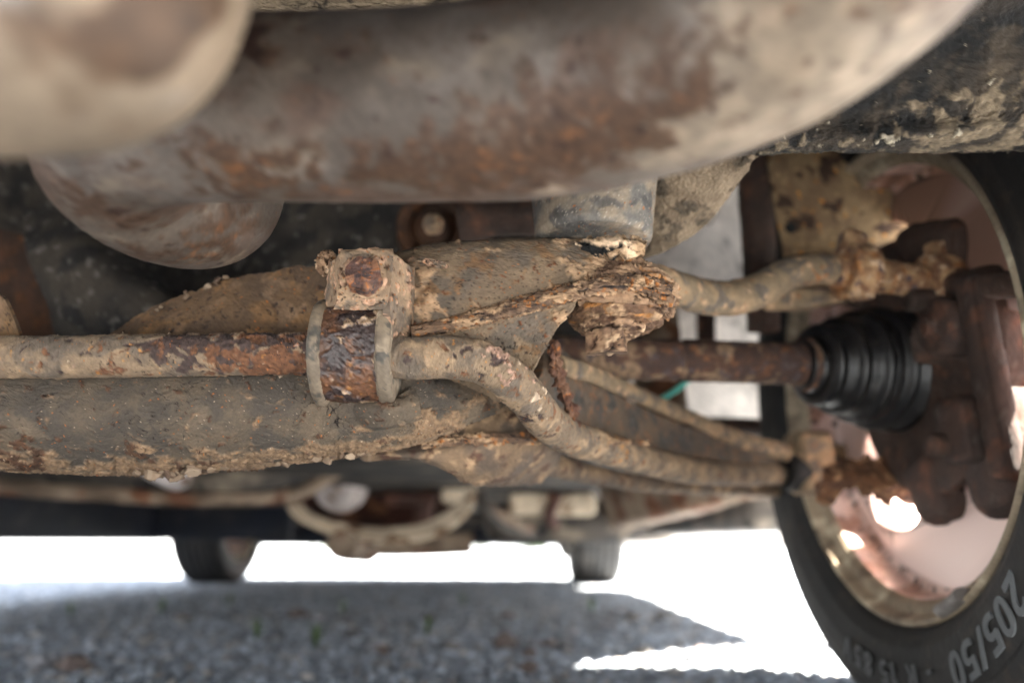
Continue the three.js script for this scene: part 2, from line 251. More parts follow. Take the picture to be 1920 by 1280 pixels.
S.nut = skin({ a: [0.27, 0.19, 0.13], b: [0.15, 0.095, 0.065], f: 90, bumps: [[0.0025, 110, 5], [0.0006, 500, 3]], cracks: { f: 130, h: 0.001, w: 0.03, more: 0.2, c: DARK }, layers: [{ c: BROWN, f: 90, t: 0.3, w: 0.1, h: -0.0006 }, { c: [0.36, 0.28, 0.2], f: 120, t: 0.36, w: 0.08, h: 0.0006 }] });
S.strap = skin({ a: [0.07, 0.05, 0.05], b: [0.13, 0.075, 0.05], f: 60, bumps: [[0.0012, 110, 5], [0.0006, 420, 3]], cracks: { f: 90, h: 0.0006, c: DARK },
  layers: [{ c: [0.165, 0.092, 0.06], f: 80, t: 0.28, w: 0.16, h: 0.0004, rough: 0.001, spots: [[660, 700, 0.375, 0.016, 0.4], [690, 740, 0.38, 0.012, 0.4], [640, 640, 0.375, 0.008, 0.3]] }, { c: [0.27, 0.145, 0.065], f: 160, t: 0.56, w: 0.14, cover: 0.8, h: 0.0003, spots: [[650, 690, 0.372, 0.004, 0.5], [655, 735, 0.38, 0.008, 0.3]] }, { c: [0.075, 0.058, 0.058], f: 90, t: 0.34, w: 0.12, h: 0.0008, rough: 0.001, spots: [[670, 610, 0.372, 0.014, 0.45], [700, 620, 0.372, 0.012, 0.4], [640, 660, 0.375, 0.008, 0.4], [640, 742, 0.385, 0.009, 0.5]] },
    { c: [0.27, 0.21, 0.155], f: 80, t: 0.56, w: 0.07, h: 0.001, rough: 0.002, spots: [[640, 574, 0.375, 0.01, 0.65], [700, 574, 0.375, 0.012, 0.75], [700, 755, 0.39, 0.008, 0.5]] }] });
S.bracket = skin({ a: [0.23, 0.18, 0.135], b: [0.3, 0.23, 0.165], f: 45, bumps: [[0.0004, 90, 5], [0.0003, 450, 3]], cracks: { f: 60, h: 0.0012, w: 0.018, c: DARK, more: 0.1 },
  layers: [{ c: [0.15, 0.13, 0.11], f: 45, t: 0.2, w: 0.16, cover: 0.8 }, { c: [0.34, 0.24, 0.18], f: 90, t: 0.34, w: 0.07, h: 0.0006, rough: 0.001 }, { c: BROWN, f: 120, t: 0.4, w: 0.05, h: -0.001 }, { c: ORANGE, f: 420, t: 0.55, w: 0.04 }] });
S.bolt = skin({ a: [0.16, 0.085, 0.065], b: [0.11, 0.07, 0.065], f: 90, bumps: [[0.0012, 180, 4], [0.0005, 600, 3]], cracks: { f: 140, h: 0.0007, c: DARK }, layers: [{ c: [0.26, 0.15, 0.1], f: 140, t: 0.22, w: 0.07, h: 0.0005 }, { c: PURPLE, f: 170, t: 0.3, w: 0.06 }, { c: ORANGE, f: 420, t: 0.48, w: 0.05 }] });
S.rubber = skin({ a: [0.16, 0.138, 0.11], b: [0.22, 0.19, 0.15], f: 60, bumps: [[0.0006, 120, 4]], layers: [{ c: [0.1, 0.095, 0.085], f: 70, t: 0.25, w: 0.08 }, { c: [0.36, 0.32, 0.26], f: 60, t: 0.44, w: 0.14, cover: 0.7 }] });
S.pipe = skin({ a: [0.15, 0.13, 0.112], b: [0.115, 0.1, 0.088], f: 14, bumps: [[0.0003, 60, 4], [0.00012, 500, 3]],
  layers: [{ c: [0.17, 0.158, 0.15], f: 16, t: 0.24, w: 0.25, cover: 0.7, st: [0.9, 1, 1], spots: [[180, 300, 0.28, 0.04, 0.4]] }, { c: [0.13, 0.085, 0.065], f: 26, t: 0.22, w: 0.2, cover: 0.6, st: [0.6, 1, 1] },
    { c: [0.27, 0.235, 0.19], f: 26, t: 0.6, w: 0.4, cover: 0.75, st: [0.6, 1.2, 1], spots: [[1330, 270, 0.22, 0.024, 0.4], [1450, 215, 0.205, 0.03, 0.45], [1560, 135, 0.19, 0.035, 0.55], [1650, 80, 0.18, 0.035, 0.5], [1050, 362, 0.26, 0.009, 0.4], [900, 377, 0.26, 0.009, 0.4], [750, 381, 0.27, 0.009, 0.4], [620, 381, 0.27, 0.009, 0.4], [310, 420, 0.33, 0.012, 0.5], [350, 440, 0.34, 0.01, 0.4]] },  // cream dirt, with bounced light painted along the lower edge and right end
    { c: [0.11, 0.068, 0.046], f: 85, t: 0.57, w: 0.28, o: 6, st: [1, 1, 1], h: 0.0003, cover: 0.88, spots: [[400, 325, 0.26, 0.018, 0.5], [470, 335, 0.258, 0.018, 0.5], [560, 345, 0.255, 0.016, 0.4], [650, 345, 0.25, 0.016, 0.38], [740, 345, 0.245, 0.018, 0.48], [830, 335, 0.242, 0.02, 0.52], [910, 320, 0.24, 0.022, 0.56], [990, 298, 0.232, 0.022, 0.56], [1070, 270, 0.224, 0.022, 0.56], [1150, 240, 0.216, 0.02, 0.52], [1230, 210, 0.206, 0.018, 0.48], [1300, 180, 0.2, 0.014, 0.4], [200, 385, 0.29, 0.02, 0.55], [150, 360, 0.285, 0.012, 0.4], [260, 455, 0.33, 0.016, 0.45], [390, 430, 0.34, 0.028, 0.5], [470, 410, 0.34, 0.022, 0.5], [1180, 110, 0.2, 0.012, 0.35], [1350, 70, 0.19, 0.014, 0.4], [540, 60, 0.25, 0.02, 0.25]] },
    { c: [0.2, 0.105, 0.058], f: 140, t: 0.72, w: 0.2, o: 5, cover: 0.8, spots: [[470, 345, 0.255, 0.012, 0.5], [420, 330, 0.255, 0.01, 0.4], [640, 372, 0.262, 0.008, 0.5], [900, 335, 0.24, 0.014, 0.5], [1080, 275, 0.22, 0.014, 0.55], [1240, 205, 0.2, 0.012, 0.5], [1000, 310, 0.23, 0.012, 0.45], [540, 195, 0.24, 0.003, 0.6], [1480, 60, 0.18, 0.008, 0.6], [370, 480, 0.34, 0.012, 0.45], [430, 450, 0.34, 0.014, 0.4]] },
    { c: [0.075, 0.045, 0.035], f: 60, t: 0.6, w: 0.14, spots: [[490, 90, 0.25, 0.01, 0.6], [1120, 45, 0.2, 0.007, 0.6], [650, 80, 0.25, 0.005, 0.5], [460, 350, 0.255, 0.006, 0.4], [860, 320, 0.24, 0.008, 0.4], [1030, 290, 0.23, 0.008, 0.45], [210, 380, 0.29, 0.01, 0.5]] }] });
S.frontpipe = skin({ a: [0.25, 0.21, 0.165], b: [0.21, 0.18, 0.145], f: 16, bumps: [[0.0004, 50, 3]], layers: [{ c: [0.11, 0.07, 0.045], f: 30, t: 0.5, w: 0.3, spots: [[300, 90, 0.145, 0.012, 1.0], [340, 40, 0.146, 0.014, 1.0], [390, -20, 0.15, 0.014, 0.9], [110, 40, 0.136, 0.006, 0.6]] }, { c: [0.24, 0.25, 0.26], f: 30, t: 0.6, w: 0.25, spots: [[195, 115, 0.14, 0.006, 0.5]] }] });  // brown patches, plus reflections of the glossy bend painted in brown and blue-grey
S.mount = skin({ a: [0.16, 0.16, 0.155], b: [0.25, 0.22, 0.18], f: 40, bumps: [[0.0006, 120, 5], [0.0004, 500, 3]], layers: [{ c: [0.1, 0.103, 0.105], f: 40, t: 0.2, w: 0.2, cover: 0.8 }, { c: ORANGE, f: 150, t: 0.6, w: 0.08, h: 0.0004, spots: [[1080, 436, 0.41, 0.006, 0.55], [1120, 432, 0.41, 0.006, 0.6], [1160, 434, 0.41, 0.005, 0.6], [1200, 440, 0.42, 0.006, 0.4]] }, { c: [0.36, 0.35, 0.32], f: 700, t: 0.5, w: 0.08, cover: 0.6 }] });
S.shaft = skin({ a: [0.12, 0.066, 0.045], b: [0.085, 0.055, 0.047], f: 45, bumps: [[0.0009, 90, 5]], layers: [{ c: [0.24, 0.115, 0.055], f: 60, t: 0.38, w: 0.16, cover: 0.8 }, { c: [0.21, 0.155, 0.11], f: 40, t: 0.34, w: 0.16, spots: [[1120, 680, 0.58, 0.03, 0.3], [1200, 690, 0.6, 0.02, 0.3]] }, { c: [0.1, 0.08, 0.085], f: 60, t: 0.38, w: 0.12 }] });
S.boot = skin({ a: [0.02, 0.02, 0.023], b: [0.03, 0.03, 0.033], f: 40, bumps: [[0.0003, 150, 3]], layers: [{ c: [0.09, 0.085, 0.08], f: 60, t: 0.4, w: 0.15, cover: 0.5 }] });
S.darkrust = skin({ a: [0.105, 0.07, 0.057], b: [0.08, 0.058, 0.05], f: 30, bumps: [[0.002, 60, 4]], layers: [{ c: [0.15, 0.085, 0.062], f: 30, t: 0.3, w: 0.16 }, { c: [0.12, 0.1, 0.1], f: 90, t: 0.5, w: 0.12, cover: 0.6 }] });
S.knuckle = skin({ a: [0.1, 0.064, 0.052], b: [0.076, 0.054, 0.048], f: 25, bumps: [[0.002, 40, 3], [0.0012, 130, 3]], layers: [{ c: [0.14, 0.075, 0.055], f: 30, t: 0.32, w: 0.16 }, { c: [0.13, 0.115, 0.11], f: 60, t: 0.5, w: 0.12, cover: 0.6 }] });
S.link = skin({ a: [0.2, 0.165, 0.12], b: [0.27, 0.21, 0.145], f: 40, bumps: [[0.001, 90, 4]], layers: [{ c: [0.13, 0.12, 0.11], f: 45, t: 0.2, w: 0.12, cover: 0.8 }, { c: [0.3, 0.155, 0.08], f: 90, t: 0.58, w: 0.1, spots: [[1545, 525, 0.56, 0.012, 0.5]] }, { c: [0.34, 0.25, 0.175], f: 60, t: 0.38, w: 0.14, h: 0.0005 }] });
S.lower = skin({ a: [0.2, 0.15, 0.105], b: [0.13, 0.105, 0.085], f: 30, bumps: [[0.0014, 60, 4], [0.0005, 300, 3]], layers: [{ c: [0.28, 0.21, 0.145], f: 45, t: 0.34, w: 0.14, rough: 0.002 }, { c: [0.12, 0.07, 0.05], f: 60, t: 0.36, w: 0.12 }] });
S.sleeve = skin({ a: [0.35, 0.25, 0.16], b: [0.22, 0.13, 0.085], f: 60, bumps: [[0.0014, 80, 4], [0.0006, 300, 3]], layers: [{ c: [0.32, 0.17, 0.085], f: 60, t: 0.36, w: 0.16 }, { c: [0.13, 0.1, 0.11], f: 60, t: 0.38, w: 0.14 }, { c: [0.4, 0.32, 0.24], f: 80, t: 0.42, w: 0.14, h: 0.001 }] });
S.plate = skin({ a: [0.29, 0.225, 0.145], b: [0.22, 0.16, 0.105], f: 22, bumps: [[0.0015, 50, 4]], layers: [{ c: [0.29, 0.22, 0.14], f: 40, t: 0.25, w: 0.12 }, { c: [0.1, 0.06, 0.04], f: 35, t: 0.3, w: 0.1 }, { c: [0.6, 0.27, 0.06], f: 90, t: 0.6, w: 0.08, spots: [[1550, 432, 0.7, 0.008, 0.8]] }] });
S.dusty = skin({ a: [0.2, 0.17, 0.13], b: [0.26, 0.22, 0.17], f: 40, bumps: [[0.0012, 90, 4], [0.0016, 260, 3, 1, [0.25, 1, 1]]], layers: [{ c: [0.1, 0.085, 0.07], f: 60, t: 0.3, w: 0.1 }] });
S.tar = skin({ a: [0.02, 0.018, 0.017], b: [0.06, 0.05, 0.04], f: 20, bumps: [[0.003, 40, 4], [0.0016, 200, 4], [0.0007, 600, 2]],
  layers: [{ c: [0.12, 0.1, 0.076], f: 26, t: 0.3, w: 0.26, cover: 0.65, rough: 0.0015 }, { c: [0.19, 0.162, 0.122], f: 60, t: 0.76, w: 0.24, h: 0.0006, rough: 0.0015, spots: [[1480, 275, 0.42, 0.02, 0.6], [1560, 272, 0.42, 0.02, 0.4], [1720, 262, 0.42, 0.03, 0.5], [1840, 265, 0.42, 0.035, 0.55], [1900, 240, 0.41, 0.03, 0.5]] },
    { c: [0.29, 0.275, 0.23], f: 80, t: 0.74, w: 0.07, h: 0.0016, rough: 0.0015, spots: [[1600, 268, 0.42, 0.008, 0.7], [1640, 272, 0.42, 0.01, 0.7], [1680, 264, 0.42, 0.009, 0.6], [1760, 244, 0.415, 0.008, 0.5], [1800, 238, 0.415, 0.008, 0.5], [1845, 205, 0.405, 0.008, 0.6], [1875, 170, 0.4, 0.009, 0.6], [1905, 140, 0.395, 0.01, 0.6], [1580, 245, 0.415, 0.006, 0.5]] }] });
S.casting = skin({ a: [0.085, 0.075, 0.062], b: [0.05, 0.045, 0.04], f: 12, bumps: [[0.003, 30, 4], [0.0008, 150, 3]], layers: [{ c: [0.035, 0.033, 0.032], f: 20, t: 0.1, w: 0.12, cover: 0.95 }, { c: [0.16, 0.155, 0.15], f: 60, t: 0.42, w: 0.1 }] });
S.strip = skin({ a: [0.12, 0.06, 0.034], b: [0.07, 0.04, 0.028], f: 30, bumps: [[0.0008, 90, 4]], layers: [{ c: [0.12, 0.055, 0.026], f: 40, t: 0.3, w: 0.12 }] });
S.panel = skin({ a: [0.56, 0.56, 0.55], b: [0.46, 0.46, 0.45], f: 14, bumps: [[0.0004, 60, 3]], layers: [{ c: [0.25, 0.24, 0.23], f: 25, t: 0.38, w: 0.14, cover: 0.7 }] });
S.floor = skin({ a: [0.06, 0.055, 0.05], b: [0.11, 0.1, 0.09], f: 5, bumps: [[0.004, 9, 3]], layers: [{ c: [0.2, 0.18, 0.15], f: 7, t: 0.3, w: 0.15 }, { c: [0.02, 0.02, 0.024], f: 9, t: 0.25, w: 0.12 }] });
S.navy = skin({ a: [0.02, 0.03, 0.06], b: [0.03, 0.035, 0.05], f: 4, layers: [{ c: [0.09, 0.08, 0.08], f: 12, t: 0.35, w: 0.2, cover: 0.6 }] });
S.under = skin({ a: [0.24, 0.2, 0.16], b: [0.13, 0.1, 0.075], f: 9, bumps: [[0.002, 25, 3]], layers: [{ c: [0.17, 0.08, 0.045], f: 14, t: 0.22, w: 0.14 }] });
S.cream = skin({ a: [0.5, 0.46, 0.38], b: [0.4, 0.36, 0.3], f: 9, layers: [{ c: [0.22, 0.15, 0.1], f: 14, t: 0.35, w: 0.14 }] });
S.can = skin({ a: [0.42, 0.41, 0.42], b: [0.3, 0.29, 0.29], f: 10, layers: [{ c: [0.2, 0.15, 0.12], f: 16, t: 0.34, w: 0.14 }] });
S.pan = skin({ a: [0.13, 0.06, 0.045], b: [0.09, 0.045, 0.035], f: 9, layers: [{ c: [0.25, 0.13, 0.08], f: 14, t: 0.32, w: 0.12 }] });

// ---- exhaust
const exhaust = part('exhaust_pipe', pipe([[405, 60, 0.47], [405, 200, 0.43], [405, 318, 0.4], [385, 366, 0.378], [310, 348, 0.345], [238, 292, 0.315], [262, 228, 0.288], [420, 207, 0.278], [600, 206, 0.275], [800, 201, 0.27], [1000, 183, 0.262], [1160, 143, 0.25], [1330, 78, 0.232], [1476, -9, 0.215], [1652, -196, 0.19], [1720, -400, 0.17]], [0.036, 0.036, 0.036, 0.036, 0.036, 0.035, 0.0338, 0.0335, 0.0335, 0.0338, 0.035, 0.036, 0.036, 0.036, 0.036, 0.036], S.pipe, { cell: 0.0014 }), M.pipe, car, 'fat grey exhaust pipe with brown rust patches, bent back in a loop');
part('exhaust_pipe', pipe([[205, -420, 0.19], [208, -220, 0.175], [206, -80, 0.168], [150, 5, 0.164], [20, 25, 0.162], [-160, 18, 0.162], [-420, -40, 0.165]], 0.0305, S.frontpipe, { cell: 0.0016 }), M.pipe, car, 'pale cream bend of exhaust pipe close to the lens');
// ---- floor edge above the exhaust
part('chassis_rail', sheet([[[440, -160, 0.4], [660, -160, 0.4], [900, -170, 0.4]], [[440, -20, 0.4], [660, -20, 0.4], [896, -22, 0.4]], [[440, 30, 0.402], [660, 34, 0.402], [892, 26, 0.402]], [[440, 42, 0.42], [660, 46, 0.42], [892, 36, 0.42]], [[440, 40, 0.5], [660, 42, 0.5], [892, 36, 0.5]]], S.dusty, { th: 0.003, rag: [0, 0, 0, 0.01] }), M.soft, car, 'dusty tan rail above the exhaust');

// ---- subframe: main beam, gusset, arm, web, seam, end
const sub = assembly('subframe', 'rust-flaked subframe of beam, gusset and arm under caked dirt');
part('beam', sheet([
  [[-1500, 690, 0.45], [-140, 688, 0.45], [300, 688, 0.45], [600, 690, 0.45], [760, 690, 0.43], [860, 702, 0.445], [945, 732, 0.445]],
  [[-1500, 714, 0.405], [-140, 712, 0.405], [300, 706, 0.405], [600, 700, 0.405], [760, 708, 0.415], [860, 722, 0.432], [955, 738, 0.442]],
  [[-1500, 782, 0.393], [-140, 780, 0.393], [300, 780, 0.393], [600, 775, 0.395], [760, 765, 0.405], [860, 755, 0.425], [960, 745, 0.44]],
  [[-1500, 842, 0.402], [-140, 840, 0.402], [300, 838, 0.402], [600, 825, 0.402], [760, 805, 0.41], [860, 780, 0.426], [965, 750, 0.442]],
  [[-1500, 874, 0.425], [-140, 874, 0.425], [300, 884, 0.425], [600, 858, 0.425], [760, 834, 0.424], [860, 802, 0.434], [968, 757, 0.444]],
  [[-1500, 876, 0.45], [-140, 876, 0.45], [300, 888, 0.45], [600, 862, 0.445], [760, 836, 0.436], [860, 804, 0.442], [968, 757, 0.448]]], S.beam, { cell: 0.0008, th: 0.003, rag: [0, 0.1, 0, 0], ragF: 50 }), M.rust, sub, 'dark slate beam with a ragged rusted-through lower edge');
part('gusset', sheet([[[200, 628, 0.45], [262, 588, 0.46], [335, 552, 0.465], [432, 518, 0.465], [540, 500, 0.46], [630, 487, 0.45]], [[205, 640, 0.44], [265, 612, 0.448], [335, 590, 0.45], [432, 572, 0.45], [540, 565, 0.448], [630, 560, 0.44]], [[200, 655, 0.432], [260, 655, 0.432], [330, 655, 0.432], [430, 655, 0.432], [540, 655, 0.432], [630, 655, 0.432]]], S.gusset, { cell: 0.0009, th: 0.005, rag: [0.05, 0, 0, 0], ragF: 90 }), M.rust, sub, 'brown rusty gusset plate rising behind the bar');
part('arm', sheet([
  [[735, 486, 0.47], [800, 470, 0.47], [900, 458, 0.47], [1000, 452, 0.47], [1080, 458, 0.46], [1150, 472, 0.455], [1215, 490, 0.44]],
  [[735, 482, 0.425], [800, 464, 0.42], [900, 455, 0.42], [1000, 451, 0.42], [1080, 455, 0.42], [1150, 473, 0.42], [1220, 500, 0.42]],
  [[750, 540, 0.408], [850, 520, 0.405], [950, 505, 0.405], [1050, 495, 0.407], [1130, 500, 0.411], [1190, 510, 0.412], [1235, 520, 0.416]],
  [[765, 614, 0.404], [870, 594, 0.403], [960, 570, 0.403], [1050, 547, 0.403], [1130, 530, 0.403], [1190, 527, 0.408], [1250, 542, 0.412]]], S.arm, { cell: 0.0008, th: 0.004, rag: [0, 0, 0, 0] }), M.rust, sub);
part('web', sheet([
  [[770, 618, 0.404], [880, 598, 0.402], [960, 580, 0.402], [1040, 560, 0.402], [1092, 555, 0.402]],
  [[770, 650, 0.42], [850, 648, 0.416], [920, 640, 0.412], [985, 622, 0.408], [1052, 610, 0.403]],
  [[770, 690, 0.432], [850, 700, 0.43], [900, 700, 0.427], [955, 690, 0.422], [1008, 680, 0.415]],
  [[770, 722, 0.44], [830, 738, 0.44], [880, 748, 0.438], [930, 754, 0.434], [972, 748, 0.428]]], S.arm, { cell: 0.0008, th: 0.006, rag: [0, 0, 0, 0.02], ragF: 150 }), M.rust, sub);
{ const base = [[772, 614, 0.402], [880, 590, 0.401], [960, 567, 0.4], [1050, 541, 0.4], [1130, 521, 0.4], [1200, 516, 0.401], [1262, 538, 0.406]];
  const row = (dy, dd) => base.map(([x, y, d], i) => [x, y + dy * (0.6 + 0.1 * i), d + dd]);
  part('seam', sheet([row(-6, 0.004), row(0, -0.007), row(9, -0.0105), row(17, -0.0115), row(26, -0.009), row(34, 0.003)], S.flange, { cell: 0.0006, th: 0.005, ragF: 200 }), M.rust, sub, 'delaminating layered rust along the welded seam'); }
part('arm_end', sheet([
  [[1100, 492, 0.43], [1140, 478, 0.425], [1180, 472, 0.42], [1215, 488, 0.416], [1250, 520, 0.414], [1276, 545, 0.414]],
  [[1100, 520, 0.406], [1140, 508, 0.402], [1180, 504, 0.399], [1220, 516, 0.402], [1252, 534, 0.405], [1277, 550, 0.413]],
  [[1090, 545, 0.4], [1140, 536, 0.395], [1180, 534, 0.393], [1220, 543, 0.397], [1250, 554, 0.403], [1276, 558, 0.413]],
  [[1084, 562, 0.401], [1135, 556, 0.396], [1180, 556, 0.396], [1220, 570, 0.4], [1248, 580, 0.405], [1268, 575, 0.414]],
  [[1086, 568, 0.42], [1135, 564, 0.42], [1180, 566, 0.42], [1218, 584, 0.42], [1244, 596, 0.42], [1260, 588, 0.42]]], S.layered, { cell: 0.0006, th: 0.004, rag: [0.03, 0.05, 0, 0.01], ragF: 150 }), M.rust, sub, 'crumbling rust-swollen end of the arm');
part('crust', sheet([[[1060, 452, 0.44], [1110, 440, 0.43], [1160, 438, 0.428], [1214, 446, 0.43]], [[1066, 462, 0.42], [1110, 455, 0.412], [1160, 452, 0.41], [1212, 462, 0.412]], [[1080, 480, 0.418], [1120, 480, 0.408], [1160, 482, 0.406], [1206, 490, 0.41]]], skin({ a: CREAM, b: TAN, f: 60, bumps: [[0.003, 80, 5], [0.001, 400, 3]], cracks: { f: 110, h: 0.002, w: 0.05, more: 0.2, c: DARK }, layers: [{ c: BLACK, f: 60, t: 0.35, w: 0.06, h: -0.002, spots: [[1085, 468, 0.415, 0.008, 0.7], [1125, 472, 0.41, 0.005, 0.6]] }] }), { cell: 0.0008, th: 0.004, rag: [0.2, 0.2, 0, 0] }), M.rust, sub, 'pale crumbling sealant above the arm');
// loose flakes of rust still hanging on the edges: too many and too small to tell one from another
{ const R = rng(303), gs = [], flake = (o, s, down) => { const n = 5 + Math.floor(R() * 3), pts = []; for (let k = 0; k < n; k++) { const a = k / n * 6.283 + (R() - 0.5) * 0.7, r = s * (0.5 + 0.6 * R()); pts.push(new THREE.Vector2(Math.cos(a) * r * 1.5, Math.sin(a) * r)); }
    const g = new THREE.ExtrudeGeometry(new THREE.Shape(pts), { depth: 0.0008 + R() * 0.0008, bevelEnabled: true, bevelSize: 0.0004, bevelThickness: 0.0003, bevelSegments: 1, curveSegments: 3 }); g.rotateX((R() - 0.5) * 1.6 + (down ? 0.5 : 0)); g.rotateY((R() - 0.5) * 1.4); g.rotateZ((R() - 0.5) * 0.9); g.translate(o.x, o.y, o.z);
    const t = R(), c = t < 0.5 ? [0.16, 0.11, 0.072] : t < 0.8 ? [0.1, 0.062, 0.04] : [0.22, 0.16, 0.11], v = 0.8 + 0.4 * R(), col = new Float32Array(g.attributes.position.count * 3); for (let i = 0; i < col.length; i++) col[i] = c[i % 3] * v; g.setAttribute('color', new THREE.BufferAttribute(col, 3)); gs.push(g); };
  const along = (pts, n, s, jx, jd, down) => { const c = curve(pts.map(asV)); for (let k = 0; k < n; k++) { const p = c.getPoint(R()); p.x += (R() - 0.5) * 0.004; p.y += (R() - 0.6) * jx; p.z += (R() - 0.5) * jd; flake(p, s * (0.4 + R()), down); } };
  along([[-60, 862, 0.424], [100, 868, 0.424], [300, 876, 0.424], [450, 866, 0.424], [600, 854, 0.424], [690, 842, 0.424]], 120, 0.0018, 0.005, 0.01, true);
  along([[250, 872, 0.42], [310, 884, 0.422], [370, 874, 0.42]], 24, 0.0026, 0.006, 0.008, true);
  along([[220, 622, 0.44], [340, 556, 0.462], [430, 520, 0.462]], 9, 0.0018, 0.004, 0.003, false);
  const f = part('rust_flakes', gs, M.rust, sub); f.userData.kind = 'stuff'; }
// mount above the arm
{ const o = V(1112, 458, 0.447); part('subframe_mount', turned([[0.002, 0], [0.0325, 0.001], [0.035, 0.004], [0.0355, 0.012], [0.0385, 0.04], [0.041, 0.08]], o, new THREE.Vector3(0.03, 1, 0), S.mount, { cell: 0.0009 }), M.rust, car, 'grey round subframe mount with orange rust along its rim'); }
// bush and nut beneath the arm end
const bush = assembly('arm_bush', 'layered rusty bush and nut under the arm end');
{ const o = V(1155, 596, 0.427), ax = new THREE.Vector3(-0.05, -1, 0.05).normalize();
  part('bush_cup', turned([[0.018, -0.012], [0.0275, -0.0115], [0.0285, -0.0085], [0.0278, -0.0055], [0.0235, -0.0045], [0.0232, -0.0025], [0.0265, -0.0015], [0.0272, 0.0012], [0.0262, 0.0032], [0.0215, 0.004], [0.021, 0.0055], [0.012, 0.006]], o, ax, skin({ a: [0.21, 0.13, 0.08], b: [0.14, 0.085, 0.055], f: 90, bumps: [[0.002, 90, 4, 0, [0.5, 1, 0.5]], [0.0024, 420, 3, 1, [0.12, 1, 0.12]]], cracks: { f: 80, sy: 4, h: 0.0016, w: 0.05, more: 0.2, c: DARK }, layers: [{ c: [0.32, 0.17, 0.075], f: 110, t: 0.36, w: 0.12, st: [0.3, 1.3, 0.3] }, { c: [0.28, 0.205, 0.14], f: 100, t: 0.34, w: 0.12, h: 0.0006, st: [0.3, 1.3, 0.3] }] }), { cell: 0.0007 }), M.rust, bush);
  part('washer', turned([[0.006, 0.0055], [0.0175, 0.0055], [0.0185, 0.0075], [0.0175, 0.0095], [0.006, 0.01]], o.clone().add(new THREE.Vector3(-0.003, 0, 0.003)), ax, S.nut, { cell: 0.0008 }), M.rust, bush);
  const nut = new THREE.CylinderGeometry(0.0115, 0.0125, 0.0125, 6, 14); nut.scale(1, 1, 1); const nn = new THREE.CylinderGeometry(0.0118, 0.0128, 0.013, 48, 12); { const p = nn.attributes.position; for (let i = 0; i < p.count; i++) { const x = p.getX(i), z = p.getZ(i), r = Math.hypot(x, z); if (r > 1e-5) { const a = Math.atan2(z, x), k = Math.cos(Math.PI / 6) / Math.cos(((a % (Math.PI / 3)) + Math.PI / 3) % (Math.PI / 3) - Math.PI / 6); p.setXYZ(i, x * k, p.getY(i), z * k); } } }
  part('nut', lump(put(nn, V(1136, 641, 0.416), 0.12, 0.3, 0.1), S.nut), M.rust, bush); }

